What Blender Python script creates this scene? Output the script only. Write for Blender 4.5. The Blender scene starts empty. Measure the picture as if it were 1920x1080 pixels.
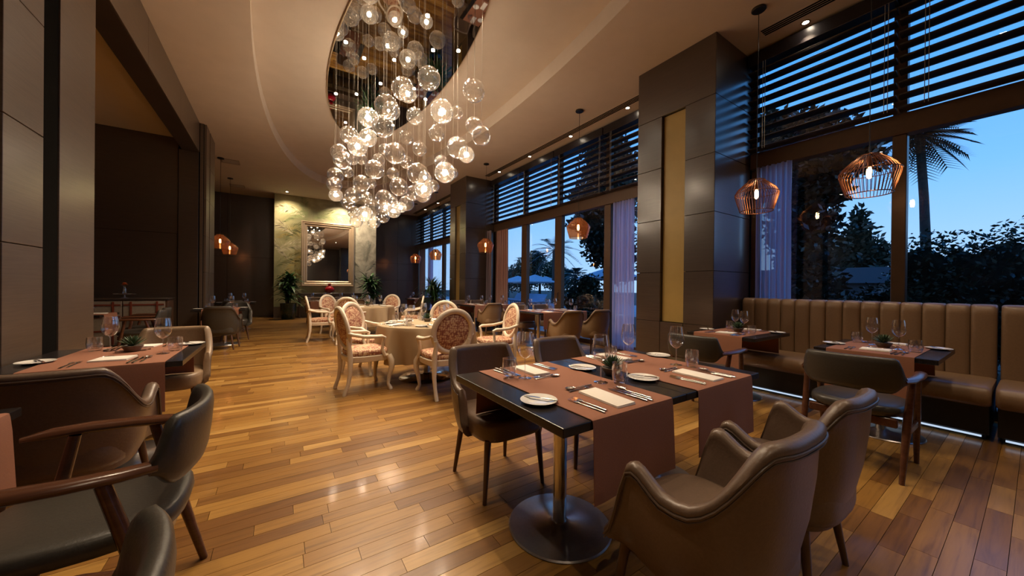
import bpy, bmesh, math, random
from mathutils import Vector, Matrix, noise
random.seed(11)
scn = bpy.context.scene
col = scn.collection
PI = math.pi

# ------------------------------------------------------------------ camera
CAM_H = 1.27
F_PX, YAW, PITCH, ROLL = 659.09, 0.58779, -0.0031753, 0.010691
_fw = Vector((math.sin(YAW)*math.cos(PITCH), math.cos(YAW)*math.cos(PITCH), math.sin(PITCH)))
_r = Vector((math.cos(YAW), -math.sin(YAW), 0))
_u = _r.cross(_fw)
CAM_R = _r*math.cos(ROLL) + _u*math.sin(ROLL)
CAM_U = -_r*math.sin(ROLL) + _u*math.cos(ROLL)
CAM_F = _fw
CAM_P = Vector((0, 0, CAM_H))
cam_d = bpy.data.cameras.new('camera'); cam = bpy.data.objects.new('camera', cam_d); col.objects.link(cam)
cam_d.sensor_width = 36.0; cam_d.lens = F_PX/1920*36.0; cam_d.clip_start = 0.02; cam_d.clip_end = 300
m = Matrix.Identity(4)
for i in range(3):
    m[i][0] = CAM_R[i]; m[i][1] = CAM_U[i]; m[i][2] = -CAM_F[i]; m[i][3] = CAM_P[i]
cam.matrix_world = m
scn.camera = cam

def ray(px, py):
    return CAM_R*((px-960)/F_PX) + CAM_U*(-(py-540)/F_PX) + CAM_F
def at_z(px, py, z):
    d = ray(px, py); return CAM_P + d*((z-CAM_H)/d.z)
def project(p):
    v = Vector(p)-CAM_P; z = v.dot(CAM_F)
    if z < 0.05: return None
    return 960+F_PX*v.dot(CAM_R)/z, 540-F_PX*v.dot(CAM_U)/z, z

# ------------------------------------------------------------------ view, world
scn.view_settings.view_transform = 'Standard'
scn.view_settings.look = 'None'
scn.view_settings.gamma = 1.0
scn.view_settings.use_curve_mapping = False
scn.view_settings.exposure = 0.52
cy = scn.cycles
cy.max_bounces = 9; cy.diffuse_bounces = 4; cy.glossy_bounces = 5; cy.transmission_bounces = 6
cy.transparent_max_bounces = 40
cy.sample_clamp_indirect = 6.0
cy.use_denoising = True
cy.caustics_reflective = False; cy.caustics_refractive = False

def lin(c):
    return tuple((x/12.92 if x <= .04045 else ((x+.055)/1.055)**2.4) for x in c)
def C(r, g, b):
    """display 0-255 to linear rgba"""
    return lin((r/255, g/255, b/255)) + (1.0,)

w = bpy.data.worlds.new('dusk_sky'); scn.world = w; w.use_nodes = True
nt = w.node_tree; nt.nodes.clear()
wo = nt.nodes.new('ShaderNodeOutputWorld'); bg = nt.nodes.new('ShaderNodeBackground')
tc = nt.nodes.new('ShaderNodeTexCoord'); sx = nt.nodes.new('ShaderNodeSeparateXYZ'); rp = nt.nodes.new('ShaderNodeValToRGB')
nt.links.new(tc.outputs['Generated'], sx.inputs[0]); nt.links.new(sx.outputs['Z'], rp.inputs[0])
cr = rp.color_ramp; cr.elements[0].position = 0.0; cr.elements[0].color = C(160, 198, 238)
cr.elements[1].position = 0.75; cr.elements[1].color = C(48, 128, 226)
for pos, c in ((0.10, (150, 195, 240)), (0.22, (118, 182, 245)), (0.42, (78, 160, 242))):
    e = cr.elements.new(pos); e.color = C(*c)
nt.links.new(rp.outputs[0], bg.inputs[0]); bg.inputs[1].default_value = 1.0
nt.links.new(bg.outputs[0], wo.inputs[0])

# ------------------------------------------------------------------ mesh helpers
class MB:
    def __init__(s): s.v = []; s.f = []
    def add(s, vs, fs, M=None):
        o = len(s.v)
        s.v += [tuple(M @ Vector(p)) if M else tuple(p) for p in vs]
        s.f += [tuple(i+o for i in f) for f in fs]
        return s
    def box(s, x0, x1, y0, y1, z0, z1, M=None):
        vs = [(x0,y0,z0),(x1,y0,z0),(x1,y1,z0),(x0,y1,z0),(x0,y0,z1),(x1,y0,z1),(x1,y1,z1),(x0,y1,z1)]
        return s.add(vs, [(0,3,2,1),(4,5,6,7),(0,1,5,4),(1,2,6,5),(2,3,7,6),(3,0,4,7)], M)
    def rbox(s, x0, x1, y0, y1, z0, z1, r=.01, seg=2, M=None):
        bm = bmesh.new(); bmesh.ops.create_cube(bm, size=1)
        for v in bm.verts:
            v.co = Vector(((x0+x1)/2+v.co.x*(x1-x0), (y0+y1)/2+v.co.y*(y1-y0), (z0+z1)/2+v.co.z*(z1-z0)))
        bmesh.ops.bevel(bm, geom=bm.edges[:], offset=r, segments=seg, affect='EDGES', profile=.5)
        bm.verts.index_update()
        s.add([v.co[:] for v in bm.verts], [[v.index for v in f.verts] for f in bm.faces], M); bm.free()
        return s
    def loft(s, rings, closed=True, cap0=True, cap1=True, M=None):
        n = len(rings[0]); vs = [p for r in rings for p in r]; fs = []
        for i in range(len(rings)-1):
            for j in range(n if closed else n-1):
                k = (j+1) % n
                fs.append((i*n+j, i*n+k, (i+1)*n+k, (i+1)*n+j))
        if cap0: fs.append(tuple(range(n-1, -1, -1)))
        if cap1: fs.append(tuple((len(rings)-1)*n+j for j in range(n)))
        return s.add(vs, fs, M)
    def tube(s, path, rad, n=8, flat=None, M=None, cap=True):
        """rad: number or list; flat=(a,b) multiplies the side / up radius"""
        P = [Vector(p) for p in path]; k = len(P)
        if not hasattr(rad, '__len__'): rad = [rad]*k
        rings = []; prev = None
        for i in range(k):
            t = (P[min(i+1, k-1)]-P[max(i-1, 0)]).normalized()
            if prev is None:
                a = Vector((0, 0, 1)) if abs(t.z) < .9 else Vector((0, 1, 0))
                sd = t.cross(a).normalized()
            else:
                sd = (prev - t*prev.dot(t)).normalized()
            prev = sd; up = sd.cross(t)
            fa, fb = flat if flat else (1, 1)
            rings.append([P[i] + (sd*math.cos(2*PI*j/n)*fa + up*math.sin(2*PI*j/n)*fb)*rad[i] for j in range(n)])
        return s.loft(rings, True, cap, cap, M)
    def lathe(s, prof, n=24, c=(0, 0, 0), M=None, cap0=False, cap1=False):
        rings = [[(c[0]+r*math.cos(2*PI*j/n), c[1]+r*math.sin(2*PI*j/n), c[2]+z) for j in range(n)] for r, z in prof]
        return s.loft(rings, True, cap0, cap1, M)
    def ball(s, c, r, n=12, m_=8):
        pr = [(max(1e-4, r*math.sin(PI*i/m_)), -r*math.cos(PI*i/m_)) for i in range(m_+1)]
        return s.lathe(pr, n, c)

def mesh(name, mb, mat, smooth=True, angle=42):
    me = bpy.data.meshes.new(name); me.from_pydata(mb.v, [], mb.f)
    me.materials.append(mat)
    bm = bmesh.new(); bm.from_mesh(me); bmesh.ops.recalc_face_normals(bm, faces=bm.faces[:]); bm.to_mesh(me); bm.free()
    if smooth:
        me.polygons.foreach_set('use_smooth', [True]*len(me.polygons))
        me.set_sharp_from_angle(angle=math.radians(angle))
    me.update()
    return me
def obj(name, me, parent=None, loc=None, rotz=None):
    o = bpy.data.objects.new(name, me); col.objects.link(o)
    if parent: o.parent = parent
    if loc is not None: o.location = loc
    if rotz is not None: o.rotation_euler = (0, 0, rotz)
    return o
def tag(o, label, cat, group=None, kind=None):
    if label: o['label'] = label
    if cat: o['category'] = cat
    if group: o['group'] = group
    if kind: o['kind'] = kind
    return o
def empty(name, loc=(0, 0, 0), rotz=0):
    o = bpy.data.objects.new(name, None); col.objects.link(o); o.location = loc; o.rotation_euler = (0, 0, rotz)
    o.empty_display_size = .1
    return o
def struct(name, mb=None, mat=None, parent=None, smooth=False):
    o = obj(name, mesh(name, mb, mat, smooth), parent) if mb else empty(name)
    if not parent: o['kind'] = 'structure'
    return o
def spawn(proto, name, loc, rotz, label, cat, group=None):
    """proto: list of (part, mesh, [(subpart, mesh)...]); one entry named None = the thing is a single mesh"""
    if len(proto) == 1 and proto[0][0] is None:
        return tag(obj(name, proto[0][1], None, loc, rotz), label, cat, group)
    root = tag(empty(name, loc, rotz), label, cat, group)
    for part in proto:
        p = obj(part[0], part[1], root)
        for sub in (part[2] if len(part) > 2 else ()):
            obj(sub[0], sub[1], p)
    return root

def superell(rx, ry, n=32, e=3.0):
    pts = []
    for j in range(n):
        a = 2*PI*j/n; c, s_ = math.cos(a), math.sin(a)
        pts.append((rx*math.copysign(abs(c)**(2/e), c), ry*math.copysign(abs(s_)**(2/e), s_)))
    return pts
def cushion(mb, outline, z0, z1, r=.03, dome=.01, c=(0, 0), M=None):
    def ring(k, z, ins=0):
        out = []
        for x, y in outline:
            L = math.hypot(x, y) or 1; q = max(0, (L-ins)/L)*k
            out.append((c[0]+x*q, c[1]+y*q, z))
        return out
    rings = [ring(1, z0, r*.7), ring(1, z0+r*.25, r*.2), ring(1, z0+r), ring(1, z1-r), ring(1, z1-r*.3, r*.12), ring(1, z1-r*.05, r*.5), ring(1, z1+dome*.25, r*1.1)]
    rings += [ring(k, z1+dome*(1-k*k), 0) for k in (.72, .45, .2, .01)]
    return mb.loft(rings, True, True, True, M)
def sm(a, b, x):
    t = max(0, min(1, (x-a)/(b-a))); return t*t*(3-2*t)
def lerp(a, b, t): return a+(b-a)*t

# ------------------------------------------------------------------ materials
def new_mat(name):
    mt = bpy.data.materials.new(name); mt.use_nodes = True
    t = mt.node_tree; t.nodes.clear()
    out = t.nodes.new('ShaderNodeOutputMaterial'); b = t.nodes.new('ShaderNodeBsdfPrincipled')
    t.links.new(b.outputs[0], out.inputs[0])
    return mt, t, b, out
def N(t, kind, **kw):
    n = t.nodes.new('ShaderNode'+kind)
    for k, v in kw.items():
        if k.startswith('i_'):
            key = k[2:].replace('_', ' ')
            n.inputs[int(key) if key.isdigit() else key].default_value = v
        else: setattr(n, k, v)
    return n
def ramp(t, stops, fac=None):
    r = N(t, 'ValToRGB'); e = r.color_ramp.elements
    e[0].position, e[0].color = stops[0][0], stops[0][1]
    e[1].position, e[1].color = stops[-1][0], stops[-1][1]
    for p, c in stops[1:-1]:
        x = e.new(p); x.color = c
    if fac is not None: t.links.new(fac, r.inputs[0])
    return r
def coords(t, scale=(1, 1, 1), kind='Object'):
    if kind == 'World':
        g = N(t, 'NewGeometry'); src = g.outputs['Position']
    else:
        g = N(t, 'TexCoord'); src = g.outputs[kind]
    mp = N(t, 'Mapping'); mp.inputs['Scale'].default_value = scale
    t.links.new(src, mp.inputs[0]); return mp.outputs[0]
def bump(t, b, h, strength=.2, dist=.01):
    bp = N(t, 'Bump'); bp.inputs['Strength'].default_value = strength; bp.inputs['Distance'].default_value = dist
    t.links.new(h, bp.inputs['Height']); t.links.new(bp.outputs[0], b.inputs['Normal'])
def plain(name, c, rough=.5, metal=0, spec=.5, var=.12, scale=30, bmp=0.0, coat=0, kind='Object', stretch=(1, 1, 1)):
    mt, t, b, o = new_mat(name)
    co = coords(t, stretch, kind); nz = N(t, 'TexNoise', i_Scale=scale, i_Detail=4.0, i_Roughness=.6); t.links.new(co, nz.inputs['Vector'])
    a = tuple(x*(1-var) for x in c[:3])+(1,); d = tuple(min(1, x*(1+var)) for x in c[:3])+(1,)
    r = ramp(t, [(.3, a), (.7, d)], nz.outputs['Fac']); t.links.new(r.outputs[0], b.inputs['Base Color'])
    b.inputs['Roughness'].default_value = rough; b.inputs['Metallic'].default_value = metal
    b.inputs['Specular IOR Level'].default_value = spec; b.inputs['Coat Weight'].default_value = coat
    if bmp: bump(t, b, nz.outputs['Fac'], bmp)
    return mt
def wood(name, c0, c1, rough=.4, axis='x', scale=1.0, spec=.5, kind='Object', coat=0, bmp=.08, cior=1.5):
    mt, t, b, o = new_mat(name)
    st = {'x': (1.2, 26, 26), 'y': (26, 1.2, 26), 'z': (26, 26, 1.2), 'h': (1.5, 1.5, 60)}[axis]
    co = coords(t, tuple(q*scale for q in st), kind)
    nz = N(t, 'TexNoise', i_Scale=2.0, i_Detail=6.0, i_Roughness=.65); t.links.new(co, nz.inputs['Vector'])
    r = ramp(t, [(.25, c0), (.75, c1)], nz.outputs['Fac']); t.links.new(r.outputs[0], b.inputs['Base Color'])
    b.inputs['Roughness'].default_value = rough; b.inputs['Specular IOR Level'].default_value = spec; b.inputs['Coat Weight'].default_value = coat; b.inputs['Coat IOR'].default_value = cior; b.inputs['Coat Roughness'].default_value = .20
    bump(t, b, nz.outputs['Fac'], bmp, .004)
    return mt
def thin_glass(name, tint=(1, 1, 1, 1), ior=1.45, rough=0.0, haze=0.0, hazecol=(1, 1, 1, 1), boost=1.0, nb=0.0, base=0.0):
    mt, t, b, o = new_mat(name); t.nodes.remove(b)
    tr = N(t, 'BsdfTransparent'); tr.inputs[0].default_value = tint
    gl = N(t, 'BsdfGlossy'); gl.inputs['Color'].default_value = (1, 1, 1, 1); gl.inputs['Roughness'].default_value = rough
    fr = N(t, 'Fresnel'); gq = N(t, 'NewGeometry')
    io = N(t, 'MapRange'); io.inputs['To Min'].default_value = ior; io.inputs['To Max'].default_value = 1/ior
    t.links.new(gq.outputs['Backfacing'], io.inputs[0]); t.links.new(io.outputs[0], fr.inputs['IOR'])   # both faces of a thin wall reflect alike
    ml = N(t, 'Math', operation='MULTIPLY_ADD'); ml.inputs[1].default_value = boost; ml.inputs[2].default_value = base; ml.use_clamp = True
    t.links.new(fr.outputs[0], ml.inputs[0])
    if nb:
        co = coords(t); nz = N(t, 'TexNoise', i_Scale=30.0, i_Detail=2.0); t.links.new(co, nz.inputs['Vector'])
        bp = N(t, 'Bump'); bp.inputs['Strength'].default_value = nb; bp.inputs['Distance'].default_value = .01
        t.links.new(nz.outputs['Fac'], bp.inputs['Height'])
        t.links.new(bp.outputs[0], gl.inputs['Normal']); t.links.new(bp.outputs[0], fr.inputs['Normal'])
    mx = N(t, 'MixShader'); t.links.new(ml.outputs[0], mx.inputs[0]); t.links.new(tr.outputs[0], mx.inputs[1]); t.links.new(gl.outputs[0], mx.inputs[2])
    last = mx
    if haze:
        df = N(t, 'BsdfTranslucent'); df.inputs[0].default_value = hazecol
        d2 = N(t, 'BsdfDiffuse'); d2.inputs[0].default_value = hazecol
        ad = N(t, 'MixShader'); ad.inputs[0].default_value = .5; t.links.new(df.outputs[0], ad.inputs[1]); t.links.new(d2.outputs[0], ad.inputs[2])
        m2 = N(t, 'MixShader'); m2.inputs[0].default_value = haze
        t.links.new(mx.outputs[0], m2.inputs[1]); t.links.new(ad.outputs[0], m2.inputs[2]); last = m2
    t.links.new(last.outputs[0], o.inputs[0])
    return mt
def emit(name, c, s):
    mt, t, b, o = new_mat(name); t.nodes.remove(b)
    e = N(t, 'Emission'); e.inputs[0].default_value = c; e.inputs[1].default_value = s
    t.links.new(e.outputs[0], o.inputs[0]); return mt

M = {}
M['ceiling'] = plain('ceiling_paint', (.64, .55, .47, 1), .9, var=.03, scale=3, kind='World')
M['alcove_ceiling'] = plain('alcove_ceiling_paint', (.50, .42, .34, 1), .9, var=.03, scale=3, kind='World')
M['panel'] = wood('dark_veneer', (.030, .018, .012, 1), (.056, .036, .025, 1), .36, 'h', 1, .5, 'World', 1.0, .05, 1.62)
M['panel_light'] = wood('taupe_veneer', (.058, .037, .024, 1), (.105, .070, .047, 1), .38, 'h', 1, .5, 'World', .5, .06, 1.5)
M['core'] = plain('black_recess', (.004, .0035, .003, 1), .95, spec=.05, scale=5)
M['gold'] = plain('gold_lacquer', (.36, .245, .075, 1), .42, metal=.15, var=.06, scale=4)
M['frame'] = plain('bronze_frame', (.095, .054, .031, 1), .38, metal=.3, var=.08, scale=12, kind='World')
M['slat'] = plain('slat_paint', (.020, .016, .018, 1), .32, var=.1, scale=10)
M['glass'] = thin_glass('window_glass', (.97, .98, 1, 1), 1.5, 0.0)
M['wineglass'] = thin_glass('drinking_glass', (.985, .985, .985, 1), 1.5, .0, boost=3.0, base=.03)
M['bubble'] = thin_glass('blown_glass', (.965, .96, .95, 1), 1.5, .02, haze=.024, hazecol=(1, .94, .86, 1), boost=2.8, nb=.35, base=.03)
M['amber'] = thin_glass('smoked_amber_glass', (.70, .36, .20, 1), 1.5, .02, haze=.10, hazecol=(.9, .42, .2, 1), boost=1.3)
M['chrome'] = plain('polished_steel', (.62, .60, .58, 1), .13, metal=1, var=.05, scale=8)
M['disc'] = plain('brushed_steel_disc', (.56, .54, .54, 1), .30, metal=1, var=.06, scale=60)
M['cutlery'] = plain('cutlery_steel', (.72, .70, .68, 1), .14, metal=1, var=.03)
M['copper'] = plain('copper_wire', (.30, .135, .070, 1), .35, metal=1, var=.05)
M['black'] = plain('black_metal', (.012, .011, .011, 1), .4)
M['tabletop'] = wood('black_table_veneer', (.010, .008, .008, 1), (.020, .016, .015, 1), .24, 'x', 1, .5)
M['runner'] = plain('terracotta_linen', (.275, .112, .062, 1), .85, var=.08, scale=260, bmp=.15)
M['cloth'] = plain('beige_tablecloth', (.38, .285, .175, 1), .8, var=.05, scale=200, bmp=.1)
M['napkin'] = plain('white_napkin', (.82, .76, .68, 1), .85, var=.03, scale=220, bmp=.12)
M['plate'] = plain('white_porcelain', (.80, .77, .72, 1), .12, var=.02, coat=.3)
M['leather'] = plain('taupe_leather', (.135, .088, .060, 1), .34, var=.10, scale=90, bmp=.10)
M['leather_tan'] = plain('tan_leather', (.215, .140, .080, 1), .42, var=.08, scale=90, bmp=.10)
M['leather_dark'] = plain('dark_olive_leather', (.046, .040, .032, 1), .36, var=.10, scale=90, bmp=.10)
M['leather_seat'] = plain('caramel_leather', (.235, .145, .082, 1), .36, var=.07, scale=60, bmp=.08)
M['piping'] = plain('leather_piping', (.10, .066, .046, 1), .4, var=.08)
M['wood_leg'] = wood('walnut_leg', (.055, .026, .014, 1), (.12, .060, .033, 1), .32, 'z', 1, .5)
M['wood_arm'] = wood('red_brown_wood', (.060, .022, .011, 1), (.125, .050, .025, 1), .22, 'y', .8, .5, coat=.2)
M['white_wood'] = plain('ivory_painted_wood', (.70, .60, .47, 1), .42, var=.05, scale=20)
M['sheer'] = None
M['terracotta'] = plain('grey_stone_bowl', (.15, .115, .085, 1), .6, var=.15, scale=40)
M['succulent'] = plain('succulent_green', (.050, .095, .045, 1), .5, var=.35, scale=60)
M['leaf'] = plain('houseplant_leaf', (.042, .115, .035, 1), .38, var=.4, scale=14)
M['leaf_out'] = plain('garden_leaf', (.030, .060, .034, 1), .42, var=.5, scale=5)
M['leaf_dark'] = plain('dark_garden_leaf', (.020, .034, .024, 1), .36, var=.5, scale=5)
M['bark'] = plain('bark', (.045, .034, .026, 1), .85, var=.4, scale=12, bmp=.4)
M['pot'] = plain('green_glazed_pot', (.012, .030, .018, 1), .25, var=.25, scale=12, coat=.3)
M['red_glass'] = plain('red_glazed_vase', (.22, .004, .010, 1), .12, var=.1, coat=.5)
M['bulb_warm'] = emit('warm_filament', (1, .58, .26, 1), 40)
M['bulb_white'] = emit('halogen_bulb', (1, .80, .58, 1), 90)
M['led'] = emit('downlight_led', (1, .84, .64, 1), 45)
M['strip'] = emit('plinth_light_strip', (.62, .78, 1, 1), .6)
M['mass'] = plain('foliage_shade', (.007, .012, .008, 1), 1.0, spec=0.0, var=.6, scale=8)  # much darker than the leaves: shade inside crowns put into the colour
M['cord'] = plain('clear_cord', (.26, .23, .19, 1), .5)

def floor_mat(name, per_island):
    mt, t, b, o = new_mat(name)
    if per_island:
        rnd = N(t, 'NewGeometry').outputs['Random Per Island']
    else:
        rnd = N(t, 'ObjectInfo').outputs['Random']
    base = ramp(t, [(0, (.150, .062, .014, 1)), (.2, (.208, .095, .020, 1)), (.5, (.268, .129, .028, 1)), (.8, (.315, .160, .036, 1)), (.93, (.37, .198, .050, 1)), (1, (.42, .24, .07, 1))], rnd)
    pos = N(t, 'NewGeometry').outputs['Position']
    add = N(t, 'Vector'+'Math', operation='MULTIPLY_ADD')
    cb = N(t, 'CombineXYZ'); t.links.new(rnd, cb.inputs[0]); t.links.new(rnd, cb.inputs[1])
    t.links.new(cb.outputs[0], add.inputs[0]); add.inputs[1].default_value = (37, 91, 0); t.links.new(pos, add.inputs[2])
    mp = N(t, 'Mapping'); mp.inputs['Scale'].default_value = (2.2, 34, 1); t.links.new(add.outputs[0], mp.inputs[0])
    nz = N(t, 'TexNoise', i_Scale=1.0, i_Detail=7.0, i_Roughness=.62, i_Distortion=.6); t.links.new(mp.outputs[0], nz.inputs['Vector'])
    gr = ramp(t, [(.28, (.50, .46, .42, 1)), (.5, (1, 1, 1, 1)), (.75, (1.22, 1.25, 1.25, 1))], nz.outputs['Fac'])
    mx = N(t, 'Mix', data_type='RGBA', blend_type='MULTIPLY'); mx.inputs[0].default_value = .85
    t.links.new(base.outputs[0], mx.inputs[6]); t.links.new(gr.outputs[0], mx.inputs[7])
    t.links.new(mx.outputs[2], b.inputs['Base Color'])
    b.inputs['Roughness'].default_value = .33; b.inputs['Specular IOR Level'].default_value = .5; b.inputs['Coat Weight'].default_value = .25; b.inputs['Coat Roughness'].default_value = .12
    bump(t, b, nz.outputs['Fac'], .06, .003)
    return mt
M['plank'] = floor_mat('teak_plank', False)
M['plank_far'] = floor_mat('teak_plank_far', True)

def fabric_mat():
    mt, t, b, o = new_mat('patterned_upholstery')
    co = coords(t, (1, 1, 1.0))
    vo = N(t, 'TexVoronoi', i_Scale=40.0, i_Randomness=.62); t.links.new(co, vo.inputs['Vector'])
    nz = N(t, 'TexNoise', i_Scale=9.0, i_Detail=2.0); t.links.new(co, nz.inputs['Vector'])
    r = ramp(t, [(.0, (.70, .56, .37, 1)), (.40, (.60, .43, .27, 1)), (.56, (.38, .17, .11, 1)), (.8, (.22, .075, .055, 1))], vo.outputs['Distance'])
    mx = N(t, 'Mix', data_type='RGBA', blend_type='MULTIPLY'); mx.inputs[0].default_value = .35
    g = ramp(t, [(.35, (1, .75, .66, 1)), (.65, (1, 1, .95, 1))], nz.outputs['Fac'])
    t.links.new(r.outputs[0], mx.inputs[6]); t.links.new(g.outputs[0], mx.inputs[7]); t.links.new(mx.outputs[2], b.inputs['Base Color'])
    b.inputs['Roughness'].default_value = .75
    bump(t, b, vo.outputs['Distance'], .2, .004)
    return mt
M['fabric'] = fabric_mat()

def sheer_mat(name, c, tr, thru):
    mt, t, b, o = new_mat(name); t.nodes.remove(b)
    d = N(t, 'BsdfDiffuse'); d.inputs[0].default_value = c
    l = N(t, 'BsdfTranslucent'); l.inputs[0].default_value = c
    x = N(t, 'MixShader'); x.inputs[0].default_value = tr; t.links.new(d.outputs[0], x.inputs[1]); t.links.new(l.outputs[0], x.inputs[2])
    p = N(t, 'BsdfTransparent'); y = N(t, 'MixShader'); y.inputs[0].default_value = thru
    t.links.new(x.outputs[0], y.inputs[1]); t.links.new(p.outputs[0], y.inputs[2]); t.links.new(y.outputs[0], o.inputs[0])
    return mt
M['sheer'] = sheer_mat('sheer_curtain', (.80, .74, .92, 1), .84, .20)
M['drape'] = sheer_mat('heavy_drape', (.42, .24, .18, 1), .22, .0)
M['drape_grey'] = sheer_mat('grey_drape', (.20, .16, .19, 1), .15, .0)

def mural_mat():
    mt, t, b, o = new_mat('painted_mural')
    co = coords(t, (1, 1, 1), 'World')
    n0 = N(t, 'TexNoise', i_Scale=.9, i_Detail=2.0); t.links.new(co, n0.inputs['Vector'])
    ds = N(t, 'VectorMath', operation='MULTIPLY_ADD'); ds.inputs[1].default_value = (1.5, 0, 1.5); t.links.new(n0.outputs['Color'], ds.inputs[0]); t.links.new(co, ds.inputs[2])
    wv0 = N(t, 'TexNoise', i_Scale=1.1, i_Detail=2.0); t.links.new(co, wv0.inputs['Vector'])
    rt = N(t, 'VectorRotate', rotation_type='Y_AXIS'); t.links.new(ds.outputs[0], rt.inputs['Vector'])
    an = N(t, 'MapRange'); an.inputs['To Min'].default_value = -.6; an.inputs['To Max'].default_value = 2.4; t.links.new(wv0.outputs['Fac'], an.inputs[0]); t.links.new(an.outputs[0], rt.inputs['Angle'])
    mp = N(t, 'Mapping'); mp.inputs['Scale'].default_value = (.7, 1, 3.6); t.links.new(rt.outputs[0], mp.inputs[0])
    wv = N(t, 'TexNoise', i_Scale=1.6, i_Detail=9.0, i_Roughness=.72, i_Distortion=.3); t.links.new(mp.outputs[0], wv.inputs['Vector'])
    sp = N(t, 'SeparateXYZ'); t.links.new(co, sp.inputs[0])
    n2 = N(t, 'TexNoise', i_Scale=2.4, i_Detail=8.0, i_Roughness=.7); t.links.new(ds.outputs[0], n2.inputs['Vector'])
    green = ramp(t, [(.30, (.20, .20, .10, 1)), (.45, (.30, .28, .14, 1)), (.58, (.42, .38, .20, 1)), (.72, (.52, .48, .31, 1))], n0.outputs['Fac'])
    pale = ramp(t, [(.3, (.20, .19, .16, 1)), (.55, (.40, .37, .31, 1)), (.8, (.52, .48, .41, 1))], n2.outputs['Fac'])
    fx = N(t, 'MapRange'); fx.inputs['From Min'].default_value = .9; fx.inputs['From Max'].default_value = 2.9; t.links.new(sp.outputs['X'], fx.inputs[0])
    mx = N(t, 'Mix', data_type='RGBA'); t.links.new(fx.outputs[0], mx.inputs[0]); t.links.new(green.outputs[0], mx.inputs[6]); t.links.new(pale.outputs[0], mx.inputs[7])
    m2 = N(t, 'Mix', data_type='RGBA', blend_type='MULTIPLY'); m2.inputs[0].default_value = .6
    n3 = ramp(t, [(.3, (.62, .66, .58, 1)), (.62, (1.1, 1.1, 1.05, 1))], n2.outputs['Fac'])
    t.links.new(mx.outputs[2], m2.inputs[6]); t.links.new(n3.outputs[0], m2.inputs[7])
    t.links.new(m2.outputs[2], b.inputs['Base Color']); b.inputs['Roughness'].default_value = .75
    return mt
M['mural'] = mural_mat()
M['mirror'] = plain('mirror_silver', (.86, .84, .80, 1), .015, metal=1, var=.0)
M['mirror_dark'] = plain('smoked_mirror', (.52, .50, .48, 1), .02, metal=1, var=.0)
M['mirror_frame'] = plain('champagne_frame', (.40, .30, .20, 1), .34, metal=.35, var=.06, scale=6)

# ================================================================== STRUCTURE
CEIL = 4.7; REC = 4.95; WX = 5.88
GRID = (0.0, .72, 1.515, 2.31, 3.10, 3.88, CEIL)
# ---- floor: slab with single teak planks
floor = struct('floor', MB().box(-6.2, 6.3, -6.2, 17.3, -.12, -.022), M['core'])
PW = .092
def plank_layout():
    out = []; y = -6.0
    rnd = random.Random(5)
    while y < 17.2:
        x = -6.0 - rnd.random()*.8
        while x < 5.95:
            L = rnd.choice((.34, .46, .58, .72, .86, 1.02, 1.2))
            x1 = min(x+L, 5.98)
            if x1 > -6.0 and x1-x > .05: out.append((max(x, -6.0), x1, y))
            x += L
        y += PW
    return out
PL = plank_layout()
def plank_score(p):
    best = 0
    for fx in (.15, .5, .85):
        q = project((lerp(p[0], p[1], fx), p[2]+PW/2, 0))
        if q and -20 < q[0] < 1940 and 560 < q[1] < 1090: best += (p[1]-p[0])/q[2]**2*(1/q[2])
    return best
PL.sort(key=plank_score, reverse=True)
plank_meshes = {}
def plank_mesh(L):
    k = round(L, 2)
    if k not in plank_meshes:
        plank_meshes[k] = mesh('plank', MB().box(0, L-.0022, 0, PW-.0022, -.022, 0), M['plank'], False)
    return plank_meshes[k]
for x0, x1, y in PL[:300]:
    obj('plank', plank_mesh(x1-x0), floor, (x0, y, 0))
mb = MB()
for x0, x1, y in PL[300:]:
    mb.box(x0, x1-.0022, y, y+PW-.0022, -.022, 0)
o = obj('plank_field', mesh('plank_field', mb, M['plank_far'], False), floor); o['kind'] = 'stuff'

# ---- ceiling with the oval recess
def ceiling():
    mb = MB(); n = 96; cx, cy_, a, b = 1.725, 6.5, 2.055, 7.15
    X0, X1, Y0, Y1 = -4.6, 6.05, -6.2, 17.2
    def bd(t):
        dx, dy = math.cos(t), math.sin(t)*2.2
        k = min(((X1-cx) if dx > 0 else (cx-X0))/max(abs(dx), 1e-6), ((Y1-cy_) if dy > 0 else (cy_-Y0))/max(abs(dy), 1e-6))
        return (cx+dx*k, cy_+dy*k, CEIL)
    ts = [2*PI*i/n for i in range(n)]
    for cxr, cyr in ((X1, Y1), (X0, Y1), (X0, Y0), (X1, Y0)):
        a_ = math.atan2((cyr-cy_)/2.2, cxr-cx) % (2*PI)
        ts.append(a_)
    ts.sort(); n = len(ts)
    outer = [bd(t) for t in ts]
    e0 = [(cx+a*math.cos(t), cy_+b*math.sin(t), CEIL) for t in ts]
    e1 = [(cx+a*math.cos(t), cy_+b*math.sin(t), REC) for t in ts]
    mb.loft([outer, e0, e1], True, False, True)
    top = [(p[0], p[1], REC+.12) for p in outer]
    mb.loft([outer, top], True, False, True)
    return mb
struct('ceiling', ceiling(), M['ceiling'])

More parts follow.
